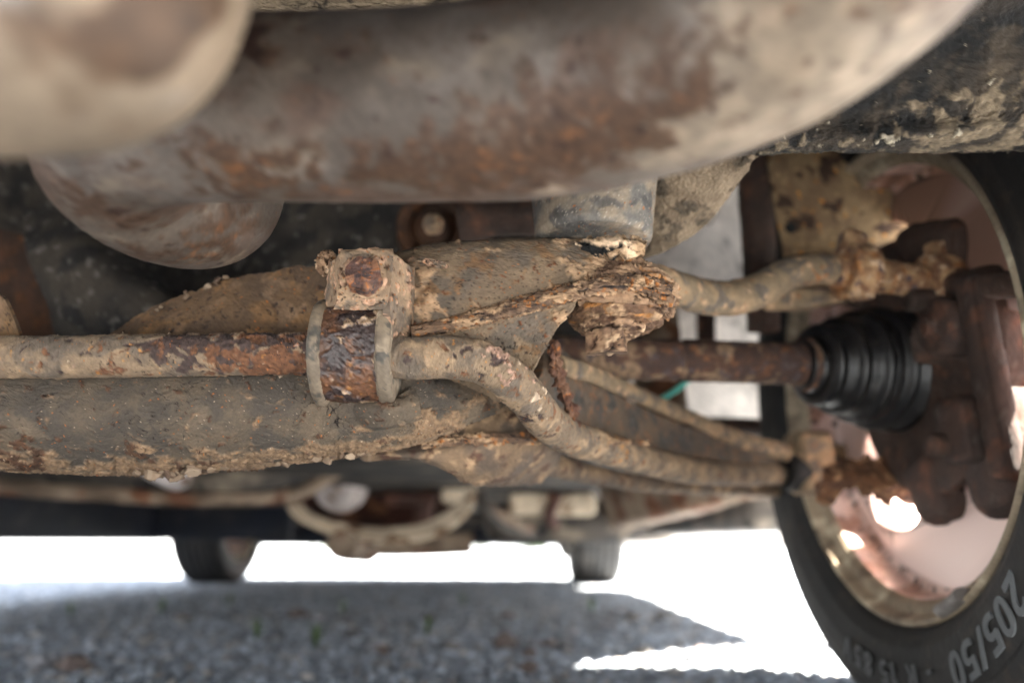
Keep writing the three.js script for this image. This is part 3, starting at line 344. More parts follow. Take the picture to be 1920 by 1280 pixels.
// ---- anti-roll bar with its clamp
part('anti_roll_bar', pipe([[-1500, 680, 0.392], [-160, 670, 0.392], [0, 669, 0.392], [150, 669, 0.39], [300, 666, 0.389], [450, 664, 0.388], [600, 664, 0.388], [680, 667, 0.388], [760, 671, 0.388], [830, 669, 0.389], [895, 678, 0.392], [945, 703, 0.399], [988, 744, 0.413], [1020, 785, 0.435], [1062, 816, 0.47], [1135, 841, 0.525], [1220, 866, 0.595], [1300, 883, 0.66], [1380, 888, 0.735], [1490, 888, 0.82]], 0.0112, S.bar, { cell: 0.0007 }), M.rust, car, 'bent anti-roll bar with flaking dirt and purple rust');
const clamp = assembly('bar_clamp', 'rusty clamp with one hex bolt holding the anti-roll bar');
{ const arc = (x0, x1, R, cy, cd, a0, a1, k = 9) => { const rows = []; for (let i = 0; i <= k; i++) { const t = (a0 + (a1 - a0) * i / k) * Math.PI / 180, c = V(0, cy, cd), q = [x0, (x0 + x1) / 2, x1].map((x) => { const b = V(x, cy, cd); return new THREE.Vector3(b.x, b.y + Math.sin(t) * R, b.z + Math.cos(t) * R); }); rows.push(q); } return rows; };
  part('strap', sheet(arc(620, 721, 0.0262, 662, 0.4, 82, -100), S.strap, { cell: 0.0006, th: 0.003 }), M.wet, clamp, 'purple and orange rusted strap of the clamp');
  const A = V(672, 662, 0.4), X = new THREE.Vector3(1, 0, 0), ringFn = S.rubber, l = (px) => V(px, 662, 0.4).x - A.x;
  part('bush', turned([[0.011, l(597)], [0.0255, l(598)], [0.0282, l(601)], [0.0288, l(608)], [0.0282, l(617)], [0.0262, l(622)], [0.0235, l(625)], [0.0235, l(715)], [0.027, l(718)], [0.0284, l(723)], [0.0284, l(738)], [0.0268, l(745)], [0.011, l(748)]], A, X, ringFn, { cell: 0.0009 }), M.rubber, clamp, 'dusty grey rubber bush with a lip on each side');
  part('bolt_plate', sheet([[[634, 474, 0.39], [690, 471, 0.39], [737, 470, 0.39]], [[634, 472, 0.376], [690, 470, 0.376], [737, 469, 0.376]], [[636, 520, 0.3725], [690, 520, 0.3725], [734, 520, 0.3725]], [[630, 562, 0.3725], [690, 563, 0.3725], [728, 562, 0.3725]], [[624, 580, 0.378], [680, 582, 0.376], [722, 580, 0.378]]], S.bracket, { cell: 0.0006, th: 0.004, rag: [0, 0.02, 0.01, 0.01] }), M.rust, clamp);
  part('side_flange', sheet([[[735, 470, 0.375], [752, 486, 0.386], [772, 500, 0.4], [778, 498, 0.41]], [[733, 540, 0.374], [752, 545, 0.386], [774, 550, 0.4], [780, 552, 0.412]], [[730, 600, 0.378], [750, 606, 0.388], [772, 612, 0.4], [778, 612, 0.412]], [[733, 650, 0.384], [750, 660, 0.39], [768, 662, 0.4], [776, 660, 0.412]]], S.bracket, { cell: 0.0007, th: 0.004, rag: [0, 0.03, 0, 0] }), M.rust, clamp);
  part('side_flange', sheet([[[617, 488, 0.41], [622, 490, 0.39], [637, 474, 0.377]], [[612, 530, 0.41], [618, 530, 0.39], [634, 530, 0.376]], [[606, 575, 0.41], [612, 575, 0.39], [630, 572, 0.378]]], S.bracket, { cell: 0.0008, th: 0.003 }), M.rust, clamp);
  part('foot', sheet([[[655, 742, 0.41], [700, 748, 0.395], [745, 742, 0.395], [775, 722, 0.41]], [[660, 768, 0.398], [700, 768, 0.386], [745, 764, 0.386], [785, 752, 0.4]], [[672, 795, 0.4], [710, 800, 0.39], [745, 792, 0.392], [790, 778, 0.405]], [[690, 806, 0.415], [715, 808, 0.41], [745, 800, 0.41], [790, 788, 0.42]]], S.beam, { cell: 0.0008, th: 0.004, rag: [0, 0.06, 0, 0] }), M.rust, clamp);
  // hex bolt: six-sided head with chamfer, on a collar
  const hex = (R, H, n = 10) => { const g = new THREE.CylinderGeometry(R, R, H, 72, n), p = g.attributes.position; for (let i = 0; i < p.count; i++) { const x = p.getX(i), z = p.getZ(i), r = Math.hypot(x, z); if (r > 1e-5) { const a = Math.atan2(z, x) + 10, s = Math.PI / 3, w = ((a % s) + s) % s - s / 2, k = Math.min(Math.cos(s / 2) / Math.cos(w), p.getY(i) > H * 0.42 ? 0.94 : 1); p.setXYZ(i, x * k, p.getY(i), z * k); } } return g; };
  const top = new THREE.SphereGeometry(0.0088, 48, 16, 0, 6.2832, 0, 1.2); top.scale(0.95, 0.16, 0.95); top.translate(0, 0.0037, 0);
  const head = hex(0.0094, 0.009); const hg = mergeGeometries([head, top]);
  part('bolt', lump(put(hg, V(682, 518, 0.3665), Math.PI / 2 - 0.12, 0.05, 0.2), S.bolt), M.wet, clamp, 'dark corroded hex bolt head');
  part('bolt_collar', turned([[0.008, 0], [0.0112, 0.0005], [0.0115, 0.0018], [0.009, 0.0026]], V(682, 519, 0.372), new THREE.Vector3(0, -0.1, 1), S.bracket, { cell: 0.0008 }), M.rust, clamp);
  // crumbs of rust standing behind the clamp
  const crumb = (px, py, d, r, sx, sy) => { const g = new THREE.IcosahedronGeometry(r, 14); g.scale(sx, sy, 1); return lump(put(g, V(px, py, d)), S.lump); };
  part('rust_crust', crumb(612, 492, 0.415, 0.0075, 0.8, 0.9), M.rust, clamp);
  part('rust_crust', sheet([[[752, 492, 0.415], [775, 482, 0.405], [800, 482, 0.402], [830, 490, 0.404], [848, 498, 0.41]], [[755, 500, 0.415], [780, 490, 0.4], [805, 492, 0.398], [830, 498, 0.4], [846, 503, 0.41]], [[760, 510, 0.42], [780, 500, 0.41], [805, 500, 0.405], [830, 505, 0.408], [844, 508, 0.414]]], S.bracket, { cell: 0.0007, th: 0.003 }), M.rust, clamp);
}
// ---- brake pipe edge and rust strips hanging by the bar
part('rust_strip', pipe([[1036, 640, 0.43], [1044, 690, 0.44], [1056, 735, 0.45], [1074, 775, 0.46], [1082, 800, 0.465]], [0.003, 0.004, 0.0042, 0.004, 0.0015], skin({ a: [0.13, 0.065, 0.045], b: [0.19, 0.115, 0.08], f: 80, bumps: [[0.008, 150, 4], [0.003, 500, 3, 1]], layers: [{ c: ORANGE, f: 300, t: 0.46, w: 0.06 }] }), { cell: 0.0008, flat: 0.7 }), M.rust, car, 'flaking red-brown rust strip hanging beside the bar');

// ---- lower arms
part('trailing_arm', sheet([[[1020, 620, 0.5], [1060, 660, 0.52], [1150, 735, 0.58], [1300, 805, 0.69], [1500, 862, 0.82]], [[1015, 700, 0.48], [1070, 760, 0.51], [1150, 800, 0.57], [1300, 850, 0.68], [1500, 885, 0.82]], [[960, 760, 0.46], [1060, 830, 0.51], [1150, 860, 0.57], [1300, 895, 0.68], [1500, 905, 0.82]]], skin({ a: [0.12, 0.1, 0.082], b: [0.155, 0.122, 0.092], f: 30, bumps: [[0.002, 60, 4]], layers: [{ c: [0.19, 0.125, 0.085], f: 40, t: 0.34, w: 0.16 }, { c: [0.09, 0.088, 0.085], f: 30, t: 0.26, w: 0.16 }, { c: ORANGE, f: 150, t: 0.58, w: 0.08 }] }), { cell: 0.0016, th: 0.014 }), M.rust, car, 'wide grey-brown trailing arm behind the bar');
part('strut_rod', pipe([[1050, 684, 0.48], [1110, 702, 0.53], [1200, 742, 0.6], [1300, 785, 0.68], [1400, 828, 0.75], [1500, 850, 0.8], [1600, 856, 0.82], [1700, 884, 0.84]], [0.0066, 0.0066, 0.0066, 0.007, 0.0085, 0.01, 0.012, 0.011], S.link, { cell: 0.0013, flat: 0.6 }), M.rust, car, 'flat tan strut rod running down to the wheel');
part('lower_arm', [pipe([[840, 846, 0.5], [960, 852, 0.53], [1060, 878, 0.6], [1180, 902, 0.68], [1300, 912, 0.76], [1480, 918, 0.88]], [0.008, 0.009, 0.009, 0.008, 0.008, 0.009], S.lower, { cell: 0.0015 }),
  sheet([[[650, 838, 0.46], [800, 800, 0.465], [940, 752, 0.475], [1010, 745, 0.48], [1075, 800, 0.52]], [[670, 846, 0.458], [810, 826, 0.464], [945, 800, 0.475], [1015, 800, 0.49], [1060, 836, 0.54]], [[700, 852, 0.455], [820, 850, 0.455], [950, 850, 0.475], [1050, 862, 0.54]], [[760, 858, 0.46], [850, 878, 0.46], [940, 890, 0.49], [1040, 878, 0.55]], [[850, 880, 0.47], [860, 902, 0.475], [940, 914, 0.51], [1015, 908, 0.55]]], S.lower, { cell: 0.0015, th: 0.006, rag: [0, 0.04, 0, 0] })], M.rust, car, 'brown lower arm sweeping back beneath the bar');
part('layered_strip', sheet([[[790, 822, 0.44], [900, 812, 0.45], [1030, 812, 0.47], [1130, 820, 0.5], [1215, 826, 0.55]], [[790, 830, 0.436], [900, 824, 0.446], [1030, 822, 0.466], [1130, 827, 0.497], [1215, 830, 0.548]], [[790, 840, 0.44], [900, 838, 0.45], [1030, 832, 0.47], [1130, 834, 0.5], [1215, 836, 0.55]]], S.flange, { cell: 0.0009, th: 0.003, rag: [0.1, 0.15, 0, 0] }), M.rust, car, 'thin rust-layered strip under the arm');
const link = assembly('drop_link', 'worn bush block joining the bar to the lower arm');
part('housing', lump(put(box(0.042, 0.066, 0.04, 2, 0.009), V(1520, 868, 0.8), 0.05, 0.1, 0.03), S.link), M.rust, link);
part('bush', turned([[0.006, -0.03], [0.019, -0.03], [0.021, -0.024], [0.021, 0.024], [0.019, 0.032], [0.006, 0.033]], V(1518, 885, 0.8), new THREE.Vector3(1, 0, -0.25), S.boot, { cell: 0.002 }), M.rubber, link);
part('ball_joint_plate', sheet([[[1545, 866, 0.70], [1600, 852, 0.70], [1660, 850, 0.70], [1728, 880, 0.70]], [[1540, 905, 0.68], [1600, 905, 0.67], [1660, 908, 0.67], [1725, 918, 0.69]], [[1525, 935, 0.69], [1590, 930, 0.675], [1660, 930, 0.68], [1720, 925, 0.695]], [[1520, 958, 0.71], [1590, 956, 0.70], [1650, 955, 0.70], [1710, 938, 0.705]]], skin({ a: [0.2, 0.105, 0.06], b: [0.13, 0.07, 0.045], f: 40, bumps: [[0.004, 50, 5], [0.0015, 200, 3]], layers: [{ c: [0.3, 0.19, 0.12], f: 60, t: 0.25, w: 0.1, h: 0.001 }] }), { cell: 0.0016, th: 0.012, rag: [0.08, 0.5, 0, 0.05], ragF: 60 }), M.rust, car, 'ragged rusty ball joint plate at the wheel');

// ---- driveshaft with its rubber boot
const shaft = assembly('driveshaft', 'rusty driveshaft running into a ribbed black rubber boot');
{ const a = V(1010, 667, 0.59), b = V(1500, 682, 0.645), ax = b.clone().sub(a).normalize(), L = a.distanceTo(b), k = (x) => L * (x - 1010) / 490;
  part('shaft', turned([[0.004, 0], [0.0168, 0.001], [0.0172, k(1120)], [0.0172, k(1250)], [0.0178, k(1256)], [0.0158, k(1262)], [0.0158, k(1268)], [0.0176, k(1274)], [0.0178, k(1480)], [0.0192, k(1488)], [0.0192, k(1496)], [0.0165, k(1500)], [0.0165, k(1530)]], a, ax, S.shaft, { cell: 0.0013 }), M.rust, shaft);
  const o = V(1502, 683, 0.645), q = V(1700, 692, 0.675), bx = q.clone().sub(o).normalize(), BL = o.distanceTo(q), prof = [[0.017, -0.002], [0.0215, 0], [0.0225, 0.006], [0.024, 0.009]];
  const ribs = [[0.016, 0.036], [0.034, 0.043], [0.053, 0.05], [0.072, 0.0555]];
  ribs.forEach(([l, r], i) => { const p = i ? ribs[i - 1] : [0.008, 0.026]; prof.push([p[1] - 0.0035, p[0] + (l - p[0]) * 0.35], [r - 0.007, l - 0.0055], [r - 0.0014, l - 0.0024], [r, l], [r - 0.0014, l + 0.0026], [r - 0.009, l + 0.0055]); });
  prof.push([0.053, 0.084], [0.056, 0.087], [0.057, 0.09], [0.057, BL]);
  part('boot', turned(prof, o, bx, S.boot, { cell: 0.0012 }), rough(0.42, 0.00015), shaft, 'black rubber boot with four ribs');
  part('boot_band', turned([[0.0215, 0.0005], [0.0232, 0.001], [0.0232, 0.005], [0.0225, 0.006]], o, bx, S.shaft, { cell: 0.0016 }), M.rust, shaft);
  part('joint_housing', turned([[0.055, BL - 0.004], [0.0595, BL - 0.003], [0.061, BL + 0.004], [0.0605, BL + 0.02], [0.055, BL + 0.024], [0.05, BL + 0.03], [0.01, BL + 0.032]], o, bx, skin({ a: [0.15, 0.065, 0.05], b: [0.1, 0.05, 0.045], f: 30, bumps: [[0.001, 80, 3]], layers: [{ c: [0.09, 0.07, 0.08], f: 30, t: 0.25, w: 0.1 }] }), { cell: 0.002 }), M.rust, shaft);
}
// ---- steering tie rod with its two clamps
const tie = assembly('tie_rod', 'bent tan tie rod with two clamps on a crusted sleeve');
part('rod', pipe([[1195, 520, 0.46], [1260, 538, 0.5], [1320, 556, 0.525], [1380, 558, 0.545], [1430, 540, 0.555], [1480, 512, 0.565], [1530, 505, 0.575], [1590, 508, 0.585]], [0.0105, 0.0118, 0.0125, 0.013, 0.013, 0.0125, 0.012, 0.012], S.link, { cell: 0.0013 }), M.rust, tie);
part('sleeve', pipe([[1560, 506, 0.578], [1640, 516, 0.592], [1720, 526, 0.605], [1800, 533, 0.62]], [0.0125, 0.0135, 0.013, 0.012], S.sleeve, { cell: 0.0012 }), M.rust, tie);
part('rod_end', pipe([[1770, 531, 0.6], [1840, 533, 0.55], [1990, 536, 0.47]], 0.0095, S.darkrust, { cell: 0.002 }), M.rust, tie);
for (const [x, y, d, r] of [[1605, 510, 0.582, 0.0225], [1758, 529, 0.606, 0.0235]]) {
  const ax = new THREE.Vector3(1, -0.05, -0.15);
  part('clamp', [turned([[0.011, -0.0115], [r - 0.002, -0.0115], [r, -0.009], [r - 0.0015, -0.003], [r, 0.004], [r - 0.001, 0.0105], [0.011, 0.0115]], V(x, y, d), ax, S.sleeve, { cell: 0.0013 }),
    lump(put(box(0.02, 0.024, 0.014, 1.6, 0.005), V(x + (x < 1700 ? -6 : 4), y - 50, d + 0.002), 0.1, 0.2, x < 1700 ? -0.15 : 0.2), S.sleeve)], M.rust, tie); }
part('bracket_lip', sheet([[[1420, 560, 0.6], [1480, 545, 0.6], [1560, 545, 0.61]], [[1430, 578, 0.6], [1490, 575, 0.6], [1580, 562, 0.61]], [[1450, 584, 0.62], [1500, 582, 0.62], [1590, 568, 0.63]]], S.link, { cell: 0.0018, th: 0.003 }), M.rust, tie);

// ---- engine bay behind: gearbox, engine mount, straps, strut, inner panels
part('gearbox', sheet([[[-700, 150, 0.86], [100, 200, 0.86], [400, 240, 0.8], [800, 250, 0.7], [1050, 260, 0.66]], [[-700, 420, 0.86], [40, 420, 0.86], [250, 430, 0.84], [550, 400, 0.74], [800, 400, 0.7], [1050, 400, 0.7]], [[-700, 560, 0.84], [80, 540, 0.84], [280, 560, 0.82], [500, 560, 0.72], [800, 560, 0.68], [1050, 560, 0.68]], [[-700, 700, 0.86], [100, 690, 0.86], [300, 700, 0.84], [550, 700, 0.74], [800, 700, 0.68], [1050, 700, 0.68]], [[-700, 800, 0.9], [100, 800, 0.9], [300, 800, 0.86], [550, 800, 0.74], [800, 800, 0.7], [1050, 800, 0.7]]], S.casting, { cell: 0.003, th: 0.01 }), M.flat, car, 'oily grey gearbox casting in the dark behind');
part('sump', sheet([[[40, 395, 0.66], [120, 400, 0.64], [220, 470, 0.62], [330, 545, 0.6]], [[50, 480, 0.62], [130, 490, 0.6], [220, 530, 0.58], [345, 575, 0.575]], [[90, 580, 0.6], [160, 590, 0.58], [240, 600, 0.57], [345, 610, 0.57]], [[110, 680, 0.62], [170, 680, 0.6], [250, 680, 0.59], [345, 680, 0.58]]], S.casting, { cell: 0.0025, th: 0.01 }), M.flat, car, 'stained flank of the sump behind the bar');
{ const o = V(812, 425, 0.6), ax = new THREE.Vector3(0.1, -0.1, 1); const mt = assembly('engine_mount', 'round brown engine mount with a bolt at its centre');
  part('ring', turned([[0.03, -0.04], [0.03, 0], [0.0275, 0.004], [0.022, 0.002], [0.017, -0.006], [0.0135, -0.004], [0.0135, 0.004], [0.001, 0.005]], o, ax, S.strip, { cell: 0.0018 }), M.rust, mt);
  part('bolt', turned([[0.009, 0.004], [0.0085, 0.009], [0.006, 0.011], [0.001, 0.0115]], o, ax, S.bracket, { cell: 0.0018 }), M.rust, mt);
  part('arm', pipe([[860, 418, 0.6], [930, 410, 0.6], [1020, 400, 0.6]], [0.02, 0.014, 0.018], S.darkrust, { cell: 0.003 }), M.rust, mt); }
part('support_strap', sheet([[[-40, 425, 0.66], [0, 430, 0.66], [40, 440, 0.66]], [[-40, 520, 0.65], [20, 520, 0.65], [88, 530, 0.65]], [[-20, 660, 0.64], [60, 660, 0.64], [138, 660, 0.64]]], S.strip, { cell: 0.0018, th: 0.004 }), M.rust, car, 'brown rusty flat strap in the dark corner');
part('support_bracket', sheet([[[-110, 545, 0.42], [-5, 552, 0.42], [8, 560, 0.42]], [[-110, 600, 0.42], [10, 600, 0.42], [28, 605, 0.42]], [[-110, 650, 0.42], [20, 650, 0.42], [42, 650, 0.42]]], S.gusset, { cell: 0.0012, th: 0.003, rag: [0, 0, 0, 0.02] }), M.rust, car);
part('strut', pipe([[1408, 200, 0.74], [1415, 330, 0.75], [1424, 480, 0.76], [1432, 620, 0.77]], 0.0165, S.darkrust, { cell: 0.003 }), M.rust, car, 'dark suspension strut');
{ const g = sheet([[[1432, 225, 0.72], [1540, 215, 0.72], [1610, 230, 0.72], [1640, 270, 0.72]], [[1440, 300, 0.72], [1540, 300, 0.715], [1640, 310, 0.71], [1690, 345, 0.71]], [[1455, 400, 0.725], [1560, 400, 0.72], [1660, 395, 0.715], [1730, 385, 0.715]], [[1470, 470, 0.73], [1560, 470, 0.725], [1660, 465, 0.72], [1735, 455, 0.72]], [[1475, 540, 0.74], [1560, 540, 0.73], [1650, 535, 0.725], [1725, 530, 0.725]]], S.plate, { cell: 0.0017, th: 0.004, rag: [0, 0, 0, 0.03] });
  const pl = part('spring_plate', g, M.rust, car, 'tan rusty plate with one small round hole painted as a dark disc');
  part('hole', turned([[0.0055, 0.0], [0.0052, 0.001], [0.0006, 0.0012]], V(1483, 427, 0.7245), new THREE.Vector3(0, -0.2, 1), skin({ a: [0.004, 0.004, 0.004], b: [0.005, 0.005, 0.005] }), { cell: 0.001 }), M.flat, pl);  // near-black disc paints the dark inside the hole; the plate is not pierced
  part('cup', lump(put(new THREE.SphereGeometry(0.055, 40, 28).scale(1, 0.7, 0.6), V(1650, 520, 0.78)), S.darkrust), M.rust, car, 'dark rusty cup behind the tie rod'); }
// inner wing panels, pale
const wing = assembly('inner_panel', 'pale grey inner panel seen through gaps by the driveshaft');
part('panel', sheet([[[1180, 330, 0.98], [1300, 340, 0.98], [1392, 330, 0.98]], [[1180, 470, 0.98], [1300, 470, 0.98], [1394, 470, 0.98]], [[1180, 590, 0.98], [1300, 590, 0.98], [1396, 590, 0.98]]], S.panel, { cell: 0.005, th: 0.004 }), M.flat, wing);
part('panel', sheet([[[1180, 560, 1.02], [1300, 560, 1.02], [1428, 556, 1.02]], [[1180, 690, 1.02], [1300, 690, 1.02], [1430, 690, 1.02]], [[1180, 790, 1.02], [1300, 790, 1.02], [1432, 790, 1.02]]], S.panel, { cell: 0.005, th: 0.004 }), M.flat, wing);
part('brace', sheet([[[1308, 560, 0.94], [1342, 560, 0.94]], [[1308, 660, 0.94], [1342, 660, 0.94]]], S.darkrust, { cell: 0.003, th: 0.006 }), M.rust, wing);
part('brace', sheet([[[1190, 560, 0.93], [1245, 560, 0.93], [1268, 560, 0.93]], [[1190, 660, 0.92], [1250, 660, 0.92], [1280, 660, 0.92]], [[1190, 800, 0.9], [1260, 800, 0.9], [1292, 800, 0.9]]], S.under, { cell: 0.003, th: 0.01 }), M.rust, wing);
part('brace', pipe([[1280, 800, 0.9], [1400, 800, 0.92], [1490, 806, 0.94]], 0.011, S.darkrust, { cell: 0.003 }), M.rust, wing);
part('wire', pipe([[1215, 762, 0.8], [1250, 742, 0.8], [1280, 722, 0.8], [1310, 690, 0.8]], 0.0028, skin({ a: [0.12, 0.4, 0.36], b: [0.15, 0.45, 0.4] }), { cell: 0.002 }), M.flat, car, 'thin teal wire below the driveshaft');
part('bolt_end', turned([[0.001, -0.002], [0.006, 0], [0.006, 0.008], [0.0035, 0.01], [0.0035, 0.014], [0.0005, 0.015]], V(1672, 860, 0.74), new THREE.Vector3(0, -0.3, 1), skin({ a: [0.7, 0.68, 0.68], b: [0.6, 0.58, 0.58] }), { cell: 0.001 }), new THREE.MeshStandardMaterial({ vertexColors: true, metalness: 0.9, roughness: 0.2 }), car, 'small shiny bolt end');

// ---- arch panel above, caked in underseal and dust
part('arch_panel', sheet([
  [[1150, -180, 0.34], [1400, -180, 0.34], [1700, -200, 0.335], [2080, -220, 0.33]],
  [[1150, 60, 0.4], [1400, 70, 0.4], [1700, 60, 0.395], [2080, 40, 0.385]],
  [[1150, 190, 0.43], [1400, 205, 0.425], [1700, 215, 0.42], [1900, 205, 0.41], [2080, 190, 0.4]],
  [[1150, 262, 0.44], [1400, 262, 0.43], [1560, 262, 0.425], [1700, 262, 0.425], [2080, 262, 0.425]],
  [[1150, 290, 0.45], [1400, 284, 0.437], [1560, 280, 0.435], [1700, 281, 0.435], [2080, 280, 0.435]],
  [[1150, 288, 0.52], [1400, 276, 0.52], [1560, 270, 0.52], [1700, 270, 0.52], [2080, 270, 0.52]]], S.tar, { cell: 0.0009, th: 0.004 }), M.soft, car, 'black undersealed arch panel with pale crust along its edge');
part('splash_guard', sheet([[[1180, 240, 0.47], [1260, 240, 0.46], [1350, 245, 0.45], [1440, 250, 0.44]], [[1190, 340, 0.48], [1260, 325, 0.465], [1350, 300, 0.455], [1425, 290, 0.445]], [[1190, 420, 0.5], [1255, 395, 0.48], [1330, 360, 0.465], [1412, 300, 0.45]], [[1190, 492, 0.53], [1250, 470, 0.51], [1320, 425, 0.49], [1405, 318, 0.46]]], skin({ a: [0.2, 0.165, 0.125], b: [0.26, 0.22, 0.17], f: 40, bumps: [[0.0008, 90, 4], [0.0022, 420, 2, 1, [0.5, 0.9, 1]], [0.0005, 600, 2]], layers: [{ c: [0.13, 0.11, 0.085], f: 50, t: 0.3, w: 0.12 }] }), { cell: 0.0009, th: 0.004 }), M.soft, car, 'dusty brown splash guard with fine ribs');

// ---------------------------------------------------------------- wheels
const WX = 0.41, WY = 0.289, WZ = -0.65, XA = new THREE.Vector3(1, 0, 0);
const tyreSkin = skin({ a: [0.022, 0.022, 0.023], b: [0.035, 0.034, 0.033], f: 14, bumps: [[0.0003, 60, 3]], layers: [{ c: [0.08, 0.072, 0.062], f: 12, t: 0.34, w: 0.25, cover: 0.45 }, { c: [0.07, 0.055, 0.045], f: 40, t: 0.42, w: 0.1, cover: 0.6 }] });
const lipSkin = skin({ a: [0.3, 0.27, 0.215], b: [0.24, 0.21, 0.165], f: 16, bumps: [[0.0003, 40, 3]], layers: [{ c: [0.14, 0.115, 0.09], f: 26, t: 0.36, w: 0.2, cover: 0.7 }, { c: [0.42, 0.4, 0.33], f: 18, t: 0.36, w: 0.16, cover: 0.7 }] });
const barrelSkin = skin({ a: [0.55, 0.49, 0.48], b: [0.45, 0.37, 0.355], f: 10, layers: [{ c: [0.33, 0.2, 0.15], f: 12, t: 0.22, w: 0.2, cover: 0.75 }, { c: [0.07, 0.055, 0.05], f: 55, t: 0.44, w: 0.12 }] });
const hubO = new THREE.Vector3(WX, WY, WZ);
const barrelMat = rough(0.42, 0.0001, { metalness: 0.35 });
function wheelParts(parent, o, cell, inner = -1, wide = 1) {           // inner: -1 when the car's middle lies on the -x side
  const P = (pts) => pts.map(([r, l]) => [r, l * -inner * wide]), ax = XA;
  const tyre = [[0.205, -0.086], [0.211, -0.093], [0.222, -0.1], [0.24, -0.105], [0.256, -0.106], [0.262, -0.1035], [0.264, -0.1045], [0.272, -0.1015], [0.282, -0.094], [0.2885, -0.083]];
  for (const g of [-0.062, -0.03, 0.0, 0.03, 0.062]) tyre.push([0.2915, g - 0.007], [0.291, g - 0.005], [0.283, g - 0.004], [0.283, g + 0.004], [0.291, g + 0.005], [0.2915, g + 0.007]);
  tyre.push([0.2885, 0.083], [0.282, 0.094], [0.264, 0.104], [0.24, 0.105], [0.22, 0.099], [0.205, 0.086]);
  part('tyre', turned(P(tyre), o, ax, tyreSkin, { cell }), M.rubber, parent, 'black dusty rubber tyre');
  part('rim', turned(P([[0.2065, -0.083], [0.2065, -0.09], [0.2035, -0.0925], [0.2005, -0.09], [0.1975, -0.082], [0.19, -0.079], [0.186, -0.074]]), o, ax, lipSkin, { cell }), rough(0.6, 0.0003, { metalness: 0.2 }), parent, 'dirty beige rim edge');
  part('barrel', turned(P([[0.186, -0.074], [0.184, -0.05], [0.178, -0.046], [0.176, -0.02], [0.175, 0.02], [0.185, 0.04], [0.19, 0.075], [0.2, 0.086], [0.205, 0.088]]), o, ax, barrelSkin, { cell: cell * 1.3 }), barrelMat, parent, 'pinkish silver inside of the rim with black specks');
}
const wheel = assembly('wheel', 'near wheel with 205/50 R 15 tyre and silver alloy rim');
wheelParts(wheel, hubO, 0.0016);
// the rim's face: a dished disc with six windows, built as a pierced plate
{ const sh = new THREE.Shape(); sh.absarc(0, 0, 0.178, 0, Math.PI * 2, false);
  for (let k = 0; k < 3; k++) { const c = k * Math.PI * 2 / 3 - Math.PI / 4, h = new THREE.Path(), P = (r, a) => [Math.cos(c + a) * r, Math.sin(c + a) * r]; h.moveTo(...P(0.1, -0.55)); h.quadraticCurveTo(...P(0.15, -0.55), ...P(0.166, -0.1)); h.quadraticCurveTo(...P(0.175, 0), ...P(0.166, 0.1)); h.quadraticCurveTo(...P(0.15, 0.55), ...P(0.1, 0.55)); h.quadraticCurveTo(...P(0.092, 0), ...P(0.1, -0.55)); sh.holes.push(h); }
  const g = new THREE.ExtrudeGeometry(sh, { depth: 0.018, bevelEnabled: true, bevelSize: 0.004, bevelThickness: 0.004, bevelSegments: 3, curveSegments: 24 });
  g.rotateY(Math.PI / 2); g.translate(WX - 0.042, WY, WZ);
  part('rim_face', lump(g, barrelSkin), barrelMat, wheel, 'pierced face of the rim'); }
{ // balance weight on the rim edge
  const a = -70 * Math.PI / 180, pts = []; for (let k = 0; k <= 6; k++) { const t = (-75.5 + k * 1.6 + 4) * Math.PI / 180; pts.push(new THREE.Vector3(WX - 0.089, WY + Math.sin(t) * 0.2, WZ + Math.cos(t) * 0.2)); }
  part('balance_weight', pipe(pts, 0.009, skin({ a: [0.22, 0.22, 0.22], b: [0.17, 0.165, 0.16], f: 50 }), { cell: 0.0015, flat: 0.6, up: XA }), M.rubber, wheel, 'grey balance weight on the rim edge'); }
{ const font = await new FontLoader().loadAsync('fonts/droid/droid_sans_bold.typeface.json');
  const letters = (text, size, r, start, step, shear, name) => { const gs = []; let a = start; for (const ch of text) { if (ch === ' ') { a -= size * 0.5 / r; continue; } const g = new TextGeometry(ch, { font, size, depth: 0.0012, curveSegments: 5 }); g.computeBoundingBox(); const w = g.boundingBox.max.x; const p = g.attributes.position; const mid = a - w / 2 / r;
      for (let i = 0; i < p.count; i++) { const x = p.getX(i) + p.getY(i) * shear, y = p.getY(i), z = p.getZ(i), t = a - x / r; p.setXYZ(i, WX - 0.1062 - z + Math.max(0, (r + y - 0.257)) * 0.14, WY + Math.sin(t) * (r + y), WZ + Math.cos(t) * (r + y)); }
      g.computeVertexNormals(); gs.push(g.index ? g.toNonIndexed() : g); a -= (w + size * step) / r; } return gs; };
  // read clockwise, tops outward, as moulded on the inner sidewall
  const mat = new THREE.MeshStandardMaterial({ color: new THREE.Color(0.075, 0.08, 0.085), roughness: 0.7 });
  const dim = new THREE.MeshStandardMaterial({ color: new THREE.Color(0.055, 0.058, 0.062), roughness: 0.7 });
  const D = Math.PI / 180;
  const flip = (gs) => gs.map((g) => { g.deleteAttribute('uv'); return g; });
  part('lettering', flip(letters('205/50', 0.0225, 0.235, -41.5 * D, 0.1, 0.18)), mat, wheel, 'raised grey sidewall lettering 205/50');
  part('lettering', flip(letters('- R 15 85V', 0.0185, 0.2335, -73.5 * D, 0.25, 0)), dim, wheel, 'smaller sidewall lettering R 15 85V'); }
